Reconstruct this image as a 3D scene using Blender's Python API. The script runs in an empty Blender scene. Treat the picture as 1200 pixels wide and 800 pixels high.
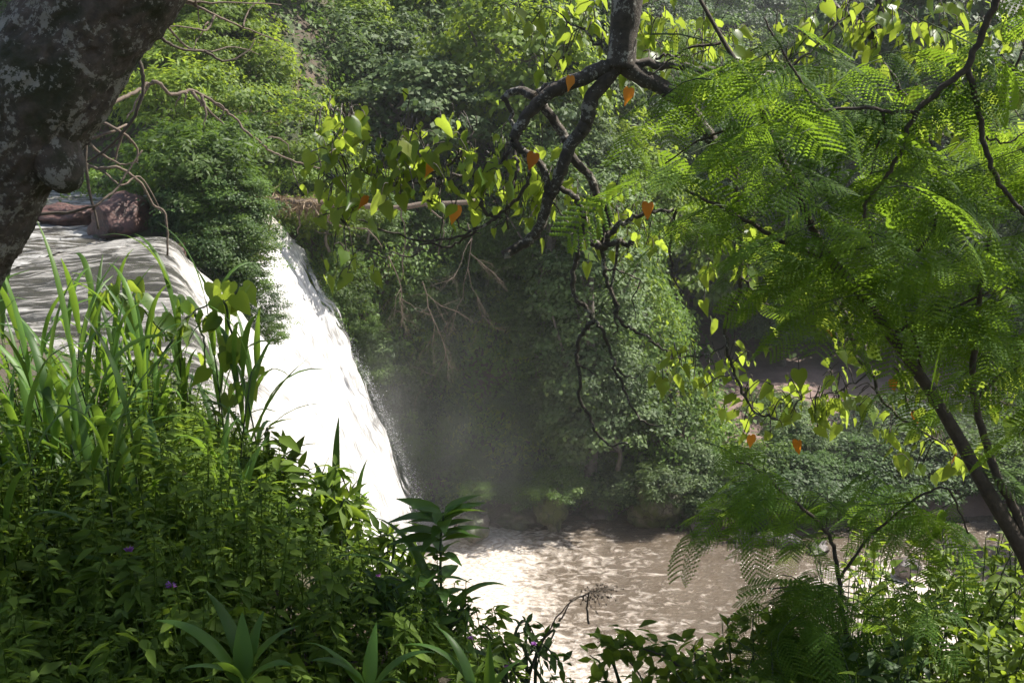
import bpy, math, random
import numpy as np
from mathutils import Vector

random.seed(7)
rs = np.random.RandomState(11)
SC = bpy.context.scene
COL = SC.collection

# ------------------------------------------------------------------ camera
CAM = np.array([0.0, 0.0, 13.0]); PITCH = math.radians(12.0); F = 1287.0
cd = bpy.data.cameras.new('camera'); cam = bpy.data.objects.new('camera', cd); COL.objects.link(cam)
cam.location = CAM; cam.rotation_euler = (math.radians(90) - PITCH, 0, 0)
cd.sensor_width = 36.0; cd.lens = 36.0 * F / 1200.0; cd.clip_start = 0.1; cd.clip_end = 5000
SC.camera = cam

# ------------------------------------------------------------------ light
SUN_DIR = Vector((0.56, 0.20, 0.82)).normalized()           # towards the sun
SUN_EL = math.asin(SUN_DIR.z); SUN_AZ = math.atan2(SUN_DIR.x, SUN_DIR.y)
W = bpy.data.worlds.new('World'); SC.world = W; W.use_nodes = True
nt = W.node_tree; nt.nodes.clear()
sky = nt.nodes.new('ShaderNodeTexSky'); sky.sky_type = 'NISHITA'; sky.sun_disc = False
sky.sun_elevation = SUN_EL; sky.sun_rotation = SUN_AZ; sky.air_density = 1.0; sky.dust_density = 2.0
bg = nt.nodes.new('ShaderNodeBackground'); bg.inputs[1].default_value = 0.085
wo = nt.nodes.new('ShaderNodeOutputWorld')
nt.links.new(sky.outputs[0], bg.inputs[0]); nt.links.new(bg.outputs[0], wo.inputs[0])
sl = bpy.data.lights.new('sun', 'SUN'); sl.energy = 5.0; sl.angle = math.radians(0.5); sl.color = (1.0, 0.95, 0.86)
so = bpy.data.objects.new('sun', sl); COL.objects.link(so); so.location = (0, 0, 60)
so.rotation_euler = SUN_DIR.to_track_quat('Z', 'Y').to_euler()
SC.view_settings.view_transform = 'Standard'; SC.view_settings.look = 'None'
SC.view_settings.exposure = 1.25; SC.view_settings.gamma = 1.0
SC.cycles.max_bounces = 8; SC.cycles.transmission_bounces = 4; SC.cycles.diffuse_bounces = 4
SC.cycles.transparent_max_bounces = 16; SC.cycles.volume_bounces = 1
SC.cycles.use_adaptive_sampling = True; SC.cycles.adaptive_threshold = 0.02
SC.cycles.use_denoising = True; SC.cycles.sample_clamp_indirect = 6.0

# ------------------------------------------------------------------ projection helpers
CP, SP = math.cos(PITCH), math.sin(PITCH)
def ray(px, py):
    a = (px - 600.0) / F; b = (400.0 - py) / F
    return np.array([a, CP + b * SP, -SP + b * CP])
def P(px, py, Y):
    d = ray(px, py); return CAM + d * (Y / d[1])
def R(w, Y): return w * 0.5 / F * Y * 1.02             # radius in metres of a stroke w photo pixels wide

# ------------------------------------------------------------------ noise
def _h(ix, iy, iz, s):
    n = (ix * 374761393 + iy * 668265263 + iz * 2147483647 + s * 974634533) & 0xffffffff
    n = ((n ^ (n >> 13)) * 1274126177) & 0xffffffff
    n = n ^ (n >> 16)
    return (n & 0xffff) / 65535.0
def noise3(p, s=0):
    p = np.asarray(p, float); i = np.floor(p).astype(np.int64); f = p - i; f = f * f * (3 - 2 * f)
    r = 0
    for dx in (0, 1):
        for dy in (0, 1):
            for dz in (0, 1):
                w = (f[..., 0] if dx else 1 - f[..., 0]) * (f[..., 1] if dy else 1 - f[..., 1]) * (f[..., 2] if dz else 1 - f[..., 2])
                r = r + w * _h(i[..., 0] + dx, i[..., 1] + dy, i[..., 2] + dz, s)
    return r * 2 - 1
def fbm(p, oct=4, s=0):
    p = np.asarray(p, float); r = 0; a = 1.0; t = 0
    for k in range(oct):
        r = r + a * noise3(p * (2.03 ** k) + k * 17.3, s + k); t += a; a *= 0.5
    return r / t
def n2(x, y, sc, oct=3, s=0):
    return fbm(np.stack([x * sc, y * sc, np.zeros_like(x) + 0.37], -1), oct, s)
def sst(a, b, x):
    t = np.clip((x - a) / (b - a), 0, 1); return t * t * (3 - 2 * t)

# ------------------------------------------------------------------ meshes
def make_mesh(name, V, Fs, tint=None, smooth=False, attrs=None):
    V = np.asarray(V, np.float32)
    me = bpy.data.meshes.new(name)
    me.vertices.add(len(V)); me.vertices.foreach_set('co', V.ravel())
    if not isinstance(Fs, (list, tuple)): Fs = [Fs]
    Fs = [np.asarray(f, np.int32) for f in Fs if len(f)]
    loops = np.concatenate([f.ravel() for f in Fs]); sizes = np.concatenate([np.full(len(f), f.shape[1], np.int32) for f in Fs])
    me.loops.add(len(loops)); me.loops.foreach_set('vertex_index', loops)
    me.polygons.add(len(sizes))
    me.polygons.foreach_set('loop_start', np.concatenate([[0], np.cumsum(sizes)[:-1]]).astype(np.int32))
    if smooth: me.polygons.foreach_set('use_smooth', np.ones(len(sizes), bool))
    if tint is not None:
        a = me.attributes.new('tint', 'FLOAT', 'POINT'); a.data.foreach_set('value', np.asarray(tint, np.float32))
    for k, v in (attrs or {}).items():
        v = np.asarray(v, np.float32)
        if v.ndim == 1:
            a = me.attributes.new(k, 'FLOAT', 'POINT'); a.data.foreach_set('value', v)
        else:
            a = me.attributes.new(k, 'FLOAT_VECTOR', 'POINT'); a.data.foreach_set('vector', v.ravel())
    me.update(calc_edges=True); me.validate()
    return me
def link(name, me, mat=None, parent=None, loc=None):
    o = bpy.data.objects.new(name, me); COL.objects.link(o)
    if mat is not None:
        if len(me.materials) == 0: me.materials.append(mat)
        if me.materials[0] != mat:
            o.material_slots[0].link = 'OBJECT'; o.material_slots[0].material = mat
    if parent is not None: o.parent = parent
    if loc is not None: o.location = loc
    return o
def tag(o, label=None, cat=None, group=None, kind=None):
    if label: o['label'] = label
    if cat: o['category'] = cat
    if group: o['group'] = group
    if kind: o['kind'] = kind
    return o
def thing(name, loc, label, cat, group=None):
    o = bpy.data.objects.new(name, None); COL.objects.link(o); o.location = tuple(float(v) for v in loc); o.empty_display_size = 0.2
    return tag(o, label, cat, group)
def copy_tree(o, loc, rz, sc, label=None, group=None, crown_mat=None):
    r = o.copy(); COL.objects.link(r); r.location = loc; r.rotation_euler = (0, 0, rz)
    r.scale = sc if hasattr(sc, '__len__') else (sc, sc, sc)
    if label: r['label'] = label
    if group: r['group'] = group
    for ch in list(o.children):
        c = ch.copy(); COL.objects.link(c); c.parent = r
        if crown_mat is not None and c.name.startswith('crown'):
            c.material_slots[0].link = 'OBJECT'; c.material_slots[0].material = crown_mat
    return r
class Geo:                                               # collects pieces that make up ONE mesh
    def __init__(s): s.V = []; s.F = []; s.T = []; s.n = 0
    def add(s, V, Fs, t=0.5):
        V = np.asarray(V, float)
        for f in (Fs if isinstance(Fs, (list, tuple)) else [Fs]):
            if len(f): s.F.append(np.asarray(f) + s.n)
        s.V.append(V); s.T.append(np.full(len(V), t) if np.isscalar(t) else np.asarray(t)); s.n += len(V)
    def mesh(s, name, smooth=False):
        by = {}
        for f in s.F: by.setdefault(f.shape[1], []).append(f)
        return make_mesh(name, np.concatenate(s.V), [np.concatenate(v) for v in by.values()], np.concatenate(s.T), smooth)
def unit(v):
    v = np.asarray(v, float); return v / np.maximum(np.linalg.norm(v, axis=-1, keepdims=True), 1e-9)
def spline(pts, k=6):
    p = np.asarray(pts, float)
    if len(p) < 3:
        t = np.linspace(0, 1, k + 1)[:, None]; return p[0] * (1 - t) + p[-1] * t
    q = np.vstack([2 * p[0] - p[1], p, 2 * p[-1] - p[-2]]); out = []
    for i in range(1, len(q) - 2):
        a, b, c, d = q[i - 1], q[i], q[i + 1], q[i + 2]
        for t in np.arange(k) / k:
            out.append(0.5 * (2 * b + (c - a) * t + (2 * a - 5 * b + 4 * c - d) * t * t + (3 * b - a - 3 * c + d) * t ** 3))
    out.append(p[-1]); return np.array(out)
def tube(path, rad, n=7, bump=0.0, cap=True):
    path = np.asarray(path, float); m = len(path); rad = np.broadcast_to(np.asarray(rad, float), (m,)) if np.ndim(rad) == 0 else np.asarray(rad, float)
    tan = unit(np.gradient(path, axis=0)); up = np.array([0.13, 0.31, 0.94])
    fr = []; s0 = unit(np.cross(tan[0], up if abs(tan[0] @ up) < 0.9 else np.array([1.0, 0, 0])))
    for i in range(m):
        s0 = unit(s0 - tan[i] * (s0 @ tan[i])); fr.append((s0, np.cross(tan[i], s0)))
    ang = np.arange(n) / n * 2 * math.pi; V = np.zeros((m, n, 3))
    for i in range(m):
        a, b = fr[i]; V[i] = path[i] + rad[i] * (np.cos(ang)[:, None] * a + np.sin(ang)[:, None] * b)
    if bump:
        nn = fbm(V / np.mean(rad) * 0.9, 3, 5); V = path[:, None] + (V - path[:, None]) * (1 + bump * nn[..., None])
    V = V.reshape(-1, 3); i = np.arange(m - 1)[:, None] * n; j = np.arange(n)[None]; j2 = (j + 1) % n
    Q = np.stack([i + j, i + j2, i + n + j2, i + n + j], -1).reshape(-1, 4); Fs = [Q]
    if cap: Fs.append(np.arange(n)[None, ::-1]); Fs.append((np.arange(n) + (m - 1) * n)[None])
    return V, Fs
def pxpath(pts, k=6, jit=0.0):
    p = spline([P(*q) for q in pts], k)
    if jit:
        s = rs.randint(1000); t = np.arange(len(p))[:, None] * np.array([[0.55, 0.55, 0.55]])
        p = p + jit * np.stack([noise3(t + 3.1 + s), noise3(t + 40.7 + s), noise3(t + 80.3 + s)], -1)
    return p
def stroke(g, pts, w0, w1, k=6, jit=0.0, n=7, bump=0.08, t=0.5):
    """a branch drawn through photo pixels with their own distances: (px, py, Y)"""
    p = pxpath(pts, k, jit); Y = p[:, 1]
    w = np.linspace(w0, w1, len(p)); g.add(*tube(p, R(w, Y) * .80, n, bump), t=t); return p
def scatter(T, TF, pos, d, nrm, sc, tint):
    """copies of a leaf (length along +y, face +z) merged: positions, axis, face normal, size, tint per leaf"""
    d = unit(d); s = unit(np.cross(d, nrm)); n = np.cross(s, d); N = len(pos)
    sc = np.asarray(sc, float) if np.ndim(sc) else np.full(N, sc)
    V = pos[:, None] + sc[:, None, None] * (T[None, :, :1] * s[:, None] + T[None, :, 1:2] * d[:, None] + T[None, :, 2:3] * n[:, None])
    off = (np.arange(N) * len(T))[:, None, None]
    Fs = [(np.asarray(f)[None] + off).reshape(-1, np.asarray(f).shape[1]) for f in TF]
    return V.reshape(-1, 3), Fs, np.repeat(tint, len(T))
def rdir(n, r=rs): return unit(r.normal(size=(n, 3)))

# leaf shapes
def L_quad(w=0.32): return np.array([[0, 0, 0], [w, .45, .06], [0, 1, -.05], [-w, .42, .06]], float), [np.array([[0, 1, 2, 3]])]
def L_lance(w=0.15, bend=0.25, seg=4):
    ys = np.linspace(0, 1, seg + 1); V = []; 
    for i, y in enumerate(ys):
        ww = w * math.sin(math.pi * min(1, 0.06 + 0.94 * y ** 0.8)) if 0 < i < seg else 0.012
        z = -bend * y * y; V += [[-ww, y, z + ww * .35], [0, y, z], [ww, y, z + ww * .35]]
    Q = []
    for i in range(seg):
        a = i * 3; Q += [[a, a + 1, a + 4, a + 3], [a + 1, a + 2, a + 5, a + 4]]
    return np.array(V, float), [np.array(Q)]
def L_heart(wd=1.0, curl=.30, wave=.05):
    half = [(0, 0.0), (.15, -.11), (.31, -.06), (.38, .14), (.33, .40), (.17, .70), (0, 1.02)]
    V = [[0, 0, 0], [0, .5, -.03], [0, 1.02, -.14]]
    r = [[x * wd, y, curl * x - .14 * y * y + wave * math.sin(8 * y + 9 * x)] for x, y in half[1:-1]]; l = [[-x * wd * .94, y * .97, curl * x - .14 * y * y + wave * math.sin(7 * y - 5 * x)] for x, y in half[1:-1]]
    V += r + l
    return np.array(V, float), [np.array([[0, 3, 4, 5]]), np.array([[0, 5, 6, 1]]), np.array([[1, 6, 7, 2]]),
                                np.array([[0, 10, 9, 8]]), np.array([[0, 1, 11, 10]]), np.array([[1, 2, 12, 11]])]
def L_pinnate(npair=9, leaflets=7, droop=0.22, hang=0.5):
    """a bipinnate leaf: rachis, pinnae and rows of small leaflets"""
    V = []; T3 = []; Q4 = []
    def rz(y): return -droop * y * y
    for s in (-1, 1):
        b = len(V); V += [[-.006, 0, 0], [.006, 0, 0]]
    b = 0; V = [[-.007, 0, 0], [.007, 0, 0], [-.006, .5, rz(.5)], [.006, .5, rz(.5)], [-.003, 1, rz(1)], [.003, 1, rz(1)]]
    Q4 += [[0, 1, 3, 2], [2, 3, 5, 4]]
    for i in range(npair):
        y = 0.16 + 0.82 * i / (npair - 1); L = 0.40 * (0.62 + 0.55 * math.sin(math.pi * (0.15 + 0.75 * i / (npair - 1))))
        for s in (-1, 1):
            ang = math.radians(62 - 16 * i / npair); dx, dy = s * math.sin(ang), math.cos(ang)
            px, py = dy, -dx                                             # across the pinna
            for k in range(leaflets):
                t = (k + .6) / leaflets * L
                wl = 0.033 * (0.55 + 0.6 * math.sin(math.pi * (0.12 + 0.8 * k / leaflets)))
                cx, cy, cz = dx * t, y + dy * t, rz(y) - hang * t * t - 0.02 * t
                for q in (-1, 1):
                    n0 = len(V); st = L / leaflets * 0.47
                    ex, ey = cx + q * px * wl + dx * wl * .5, cy + q * py * wl + dy * wl * .5
                    V += [[cx - dx * st, cy - dy * st, cz], [cx + dx * st, cy + dy * st, cz],
                          [ex + dx * st * .8, ey + dy * st * .8, cz - .012], [ex - dx * st * .5, ey - dy * st * .5, cz - .012]]
                    Q4.append([n0, n0 + 1, n0 + 2, n0 + 3] if q * s < 0 else [n0 + 3, n0 + 2, n0 + 1, n0])
    return np.array(V, float), [np.array(Q4)]
def blade(base, az, length, width, lean, curl, seg=9, twist=0.0):
    """one grass or strap leaf that rises, leans and bends over"""
    u = np.linspace(0, 1, seg + 1); el = math.radians(90) - lean - curl * u ** 1.6
    st = length / seg; h = np.array([math.cos(az), math.sin(az), 0]); p = [np.array(base, float)]
    for i in range(seg): p.append(p[-1] + st * (math.cos(el[i]) * h + math.sin(el[i]) * np.array([0, 0, 1])))
    p = np.array(p); side = np.array([-math.sin(az), math.cos(az), 0]); V = []
    for i, q in enumerate(p):
        w = width * (min(1, 0.35 + 2.2 * u[i]) if u[i] < .35 else 1) * (1 - max(0, (u[i] - .35) / .65) ** 1.7) * .5 + .0012
        a = twist * u[i]; sd = side * math.cos(a) + np.array([0, 0, 1]) * math.sin(a) * .8
        nn = np.cross(sd, h * math.cos(el[i]) + np.array([0, 0, math.sin(el[i])]))
        V += [q - sd * w + nn * w * .35, q, q + sd * w + nn * w * .35]
    Q = []
    for i in range(seg):
        a = i * 3; Q += [[a, a + 1, a + 4, a + 3], [a + 1, a + 2, a + 5, a + 4]]
    return np.array(V), [np.array(Q)]

# ------------------------------------------------------------------ materials
def new_mat(name):
    m = bpy.data.materials.new(name); m.use_nodes = True; t = m.node_tree; t.nodes.clear(); return m, t, t.nodes.new('ShaderNodeOutputMaterial')
def N(t, typ, **kw):
    n = t.nodes.new(typ)
    for k, v in kw.items(): setattr(n, k, v)
    return n
def ramp(t, fac, stops):
    r = N(t, 'ShaderNodeValToRGB'); cr = r.color_ramp
    while len(cr.elements) < len(stops): cr.elements.new(0.5)
    for e, (p, c) in zip(cr.elements, stops):
        e.position = p; e.color = (c[0], c[1], c[2], 1) if hasattr(c, '__len__') else (c, c, c, 1)
    t.links.new(fac, r.inputs[0]); return r.outputs[0]
def nz(t, scale, detail=4, rough=.55, vec=None, dist=0):
    n = N(t, 'ShaderNodeTexNoise'); n.inputs['Scale'].default_value = scale; n.inputs['Detail'].default_value = detail
    n.inputs['Roughness'].default_value = rough; n.inputs['Distortion'].default_value = dist
    if vec is not None: t.links.new(vec, n.inputs['Vector'])
    return n.outputs['Fac']
def obj_co(t): return N(t, 'ShaderNodeTexCoord').outputs['Object']
def world_co(t): return N(t, 'ShaderNodeNewGeometry').outputs['Position']
def mixc(t, fac, a, b, mode='MIX'):
    m = N(t, 'ShaderNodeMix', data_type='RGBA', blend_type=mode)
    if hasattr(fac, 'links'): t.links.new(fac, m.inputs[0])
    else: m.inputs[0].default_value = fac
    for s, v in ((6, a), (7, b)):
        if hasattr(v, 'links'): t.links.new(v, m.inputs[s])
        else: m.inputs[s].default_value = (v[0], v[1], v[2], 1)
    return m.outputs[2]
def bump(t, h, strength, dist=0.02):
    b = N(t, 'ShaderNodeBump'); b.inputs['Strength'].default_value = strength; b.inputs['Distance'].default_value = dist
    t.links.new(h, b.inputs['Height']); return b.outputs[0]
def leaf_mat(name, dark, light, trans, amt=0.42, rough=0.42, spec=0.5):
    m, t, out = new_mat(name)
    at = N(t, 'ShaderNodeAttribute', attribute_name='tint').outputs['Fac']
    oi = N(t, 'ShaderNodeObjectInfo').outputs['Random']
    base = ramp(t, at, [(0.0, dark), (0.85, light), (0.93, [light[0] * 1.5, light[1] * 1.15, light[2]]), (1.0, [light[0] * 2.2, light[1] * .9, light[2]])])
    hs = N(t, 'ShaderNodeHueSaturation'); t.links.new(base, hs.inputs['Color'])
    mr = N(t, 'ShaderNodeMapRange'); t.links.new(oi, mr.inputs[0]); mr.inputs[3].default_value = 0.7; mr.inputs[4].default_value = 1.3
    t.links.new(mr.outputs[0], hs.inputs['Value'])
    pb = N(t, 'ShaderNodeBsdfPrincipled'); t.links.new(hs.outputs[0], pb.inputs['Base Color'])
    pb.inputs['Roughness'].default_value = rough; pb.inputs['Specular IOR Level'].default_value = spec
    tr = N(t, 'ShaderNodeBsdfTranslucent'); tc = mixc(t, at, [c * .6 for c in trans], trans); t.links.new(tc, tr.inputs[0])
    mx = N(t, 'ShaderNodeMixShader'); mx.inputs[0].default_value = amt
    t.links.new(pb.outputs[0], mx.inputs[1]); t.links.new(tr.outputs[0], mx.inputs[2]); t.links.new(mx.outputs[0], out.inputs[0])
    return m
LEAF = {
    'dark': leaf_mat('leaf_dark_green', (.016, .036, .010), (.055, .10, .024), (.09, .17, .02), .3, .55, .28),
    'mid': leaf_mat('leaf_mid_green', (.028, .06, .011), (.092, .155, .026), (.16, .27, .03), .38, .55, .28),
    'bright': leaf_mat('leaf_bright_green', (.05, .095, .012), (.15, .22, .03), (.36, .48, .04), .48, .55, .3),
    'grey': leaf_mat('leaf_grey_green', (.033, .062, .022), (.11, .16, .052), (.18, .28, .05), .32, .6, .28),
    'heart': leaf_mat('leaf_heart_green', (.04, .10, .018), (.105, .19, .035), (.39, .50, .05), .58, .4, .35),
    'feather': leaf_mat('leaf_feathery_green', (.03, .075, .012), (.08, .16, .022), (.27, .43, .03), .5, .65, .15),
    'grass': leaf_mat('grass_blade_green', (.03, .075, .014), (.085, .17, .03), (.26, .42, .04), .45, .45, .3),
    'herb': leaf_mat('herb_leaf_green', (.03, .06, .010), (.13, .20, .025), (.30, .42, .035), .5, .6, .2),
    'orange': leaf_mat('leaf_withered_orange', (.45, .14, .02), (.55, .22, .03), (.75, .26, .02), .5, .5),
    'purple': leaf_mat('flower_purple', (.42, .16, .52), (.60, .26, .66), (.6, .2, .7), .35, .6),
    'straw': leaf_mat('dry_straw', (.16, .11, .06), (.30, .22, .13), (.2, .15, .08), .25, .7),
}
def bark_mat(name, a, b, lich=None, amt=.55, moss=None, scale=9.0):
    m, t, out = new_mat(name); co = obj_co(t)
    c = ramp(t, nz(t, scale * 2.2, 6, .65, co), [(.3, a), (.7, b)])
    if moss: c = mixc(t, ramp(t, nz(t, scale * .55, 5, .6, co, .4), [(.46, 0), (.60, 1)]), c, moss)
    if lich:                                             # lichen broken up at two sizes
        f1 = N(t, 'ShaderNodeMath', operation='MULTIPLY_ADD'); t.links.new(nz(t, scale * 4.5, 8, .7, co, .3), f1.inputs[0]); f1.inputs[1].default_value = .55
        f2 = N(t, 'ShaderNodeMath', operation='MULTIPLY'); t.links.new(nz(t, scale * .8, 10, .68, co, .5), f2.inputs[0]); f2.inputs[1].default_value = .72
        t.links.new(f2.outputs[0], f1.inputs[2])
        c = mixc(t, ramp(t, f1.outputs[0], [(amt + .115, 0), (amt + .15, 1)]), c, lich)
    pb = N(t, 'ShaderNodeBsdfPrincipled'); t.links.new(c, pb.inputs['Base Color']); pb.inputs['Roughness'].default_value = .85
    t.links.new(bump(t, nz(t, scale * 5, 8, .7, co), .7, .012), pb.inputs['Normal']); t.links.new(pb.outputs[0], out.inputs[0]); return m
BARK = {
    'lichen': bark_mat('bark_white_lichen', (.035, .026, .018), (.10, .075, .055), (.20, .185, .15), .545, (.026, .026, .008), 15.0),
    'bough': bark_mat('bark_bough', (.032, .025, .018), (.085, .066, .05), (.27, .25, .21), .57, None, 16.0),
    'knot': bark_mat('bark_black_knot', (.010, .008, .005), (.055, .04, .025), None, .6, None, 9.0),
    'dark': bark_mat('bark_dark', (.03, .022, .015), (.075, .055, .035), None, .6, None, 14.0),
    'twig': bark_mat('bark_dry_twig', (.065, .045, .032), (.16, .12, .085), None, .6, None, 14.0),
    'forest': bark_mat('bark_forest', (.06, .05, .04), (.16, .14, .11), None, .6, None, 3.0),
    'stem': bark_mat('stem_green', (.03, .05, .015), (.07, .10, .03), None, .6, None, 20.0),
}
def rock_mat(name, a, b, moss=None, mamt=.5, wet=.75):
    m, t, out = new_mat(name); co = world_co(t)
    c = ramp(t, nz(t, 2.2, 8, .65, co), [(.3, a), (.7, b)])
    c = mixc(t, ramp(t, nz(t, 9, 5, .6, co), [(.45, 0), (.7, .7)]), c, [v * .5 for v in a])
    if moss:
        c = mixc(t, ramp(t, nz(t, 1.3, 6, .65, co, .5), [(mamt - .08, 0), (mamt + .05, 1)]), c, moss)
    vo = N(t, 'ShaderNodeTexVoronoi', feature='DISTANCE_TO_EDGE'); vo.inputs['Scale'].default_value = 1.9
    wv = N(t, 'ShaderNodeVectorMath', operation='ADD'); t.links.new(co, wv.inputs[0]); nv = N(t, 'ShaderNodeTexNoise'); nv.inputs['Scale'].default_value = 3.0; nv.inputs['Detail'].default_value = 6; t.links.new(nv.outputs['Color'], wv.inputs[1]); t.links.new(wv.outputs[0], vo.inputs['Vector'])
    c = mixc(t, ramp(t, vo.outputs['Distance'], [(0.0, 1), (.05, 0)]), c, [v * .3 for v in a])
    pb = N(t, 'ShaderNodeBsdfPrincipled'); t.links.new(c, pb.inputs['Base Color']); pb.inputs['Roughness'].default_value = wet
    t.links.new(bump(t, nz(t, 7, 9, .7, co), .8, .06), pb.inputs['Normal']); t.links.new(pb.outputs[0], out.inputs[0]); return m
ROCK = {
    'red': rock_mat('rock_reddish_brown', (.05, .020, .015), (.125, .056, .043), None, .5, .6),
    'grey': rock_mat('rock_wet_grey', (.06, .05, .045), (.17, .14, .125), None, .5, .35),
    'moss': rock_mat('rock_mossy', (.07, .06, .045), (.16, .14, .10), (.05, .06, .016), .44, .85),
    'veil': rock_mat('rock_misted_brown', (.045, .036, .03), (.115, .09, .075), (.04, .05, .015), .52, .5),
}

# ================================================================== THE SETTING
def ipl(x, xs, ys): return np.interp(x, xs, ys)
def edge_y(x): return ipl(x, [-60, -5.2, -3, -1.4, -.2, 1, 2.6, 5, 9, 30], [9.6, 9.2, 7.6, 5.2, 3.2, 2.6, 4.6, 6.5, 8, 9])
def far_y(x): return ipl(x, [-60, -16, -9, -6.5, -5, -2, 3, 5, 6, 9, 14, 40], [37, 37, 33, 31.6, 33, 35, 35.2, 34, 33, 33, 36, 36])
def terr(x, y):
    x = np.asarray(x, float); y = np.asarray(y, float)
    e = y - edge_y(x)
    near = 11.3 + .25 * n2(x, y, .5, 3, 3) - np.where(e > 0, .8 * e, 0) - np.where(x > 1, 1.2 * sst(.6, 2.5, x), 0)
    near = np.where(y > 20, -1.2, near)
    plat = 9.55 - np.where(y > 21.8, 4.5, 1.32) * np.maximum(0, x + np.where(y > 21.8, 6.9, 7.6 - .35 * np.clip(21.4 - y, 0, 12))) + .2 * n2(x, y, .9, 3, 5)
    plat = np.where((y > 8) & (y < 37.5), plat, -1.2)
    isl = 1.1 * np.exp(-(((x + 8.3) / 1.3) ** 2 + ((y - 24.2) / 1.4) ** 2))
    plat = plat + isl
    d = y - far_y(x)
    c = 1 - sst(3.2, 7.5, x)
    lip = np.where(x < -6.3, 0, 1) 
    cliff = sst(-.6, 3.0, d) * 8.4 + sst(2.5, 8, d) * 2.4
    cl2 = sst(-.2, 2.0, d) * 3 + 9.6
    cliff = cliff * lip + cl2 * (1 - lip) * sst(-.8, .5, d)
    slope = ipl(x, [-40, -9, 0, 6, 20, 60], [.62, .62, .40, .34, .26, .20])
    start = ipl(x, [-9, -5, 3, 7, 12], [1.5, 6, 7, 12, 14])
    hill = slope * np.maximum(0, d - start)
    flat = sst(-.4, 1.2, d) * .9 + .05 * np.clip(d, 0, 14)
    far = c * cliff + (1 - c) * flat + hill * (1 + .25 * n2(x, y, .045, 3, 9)) + .35 * n2(x, y, .35, 3, 8) * sst(0, 3, d)
    cap = ipl(x / np.maximum(y, 1), [.0, .15, .30, .45, .7], [52, 34, 17, 13, 12])
    far = np.where(far > cap, cap + .15 * (far - cap), far)
    mount = 95 * sst(210, 640, y + .15 * x) * (.8 + .25 * n2(x, y, .004, 4, 21)) * (1 - .35 * sst(150, 420, x))
    far = np.where(d > -1, far + mount, -1.2)
    return np.maximum(np.maximum(near, plat), far)
xs = np.concatenate([np.linspace(-900, -100, 24)[:-1], np.linspace(-100, -26, 50)[:-1], np.linspace(-26, 26, 131)[:-1], np.linspace(26, 110, 57)[:-1], np.linspace(110, 900, 40)])
ys = np.concatenate([np.linspace(-60, -4, 15)[:-1], np.linspace(-4, 48, 149)[:-1], np.linspace(48, 160, 80)[:-1], np.linspace(160, 1100, 70)])
GX, GY = np.meshgrid(xs, ys); GZ = terr(GX, GY)
def grid_faces(ny, nx):
    i = np.arange(ny - 1)[:, None] * nx; j = np.arange(nx - 1)[None]
    return np.stack([i + j, i + j + 1, i + nx + j + 1, i + nx + j], -1).reshape(-1, 4)
m, t, out = new_mat('forest_floor'); co = world_co(t)
at = N(t, 'ShaderNodeAttribute', attribute_name='tint').outputs['Fac']
soil = ramp(t, nz(t, 1.4, 8, .65, co), [(.3, (.045, .032, .022)), (.7, (.12, .085, .06))])
soil = mixc(t, ramp(t, nz(t, .8, 6, .6, co, .5), [(.42, 0), (.6, 1)]), soil, (.035, .05, .015))
red = ramp(t, nz(t, 1.1, 8, .6, co), [(.3, (.11, .072, .062)), (.7, (.22, .15, .13))])
red = mixc(t, ramp(t, nz(t, 12, 4, .6, co), [(.5, 0), (.75, .8)]), red, (.14, .085, .07))
c = mixc(t, at, soil, red); pb = N(t, 'ShaderNodeBsdfPrincipled'); t.links.new(c, pb.inputs['Base Color']); pb.inputs['Roughness'].default_value = .9
t.links.new(bump(t, nz(t, 5, 9, .7, co), .8, .08), pb.inputs['Normal']); t.links.new(pb.outputs[0], out.inputs[0]); FLOOR = m
earth = sst(6.5, 9, GX) * sst(33.5, 35, GY) * (1 - sst(47, 52, GY))
ground = tag(link('ground', make_mesh('ground', np.stack([GX, GY, GZ], -1).reshape(-1, 3), grid_faces(*GX.shape), earth.ravel(), True), FLOOR), kind='structure')

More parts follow.
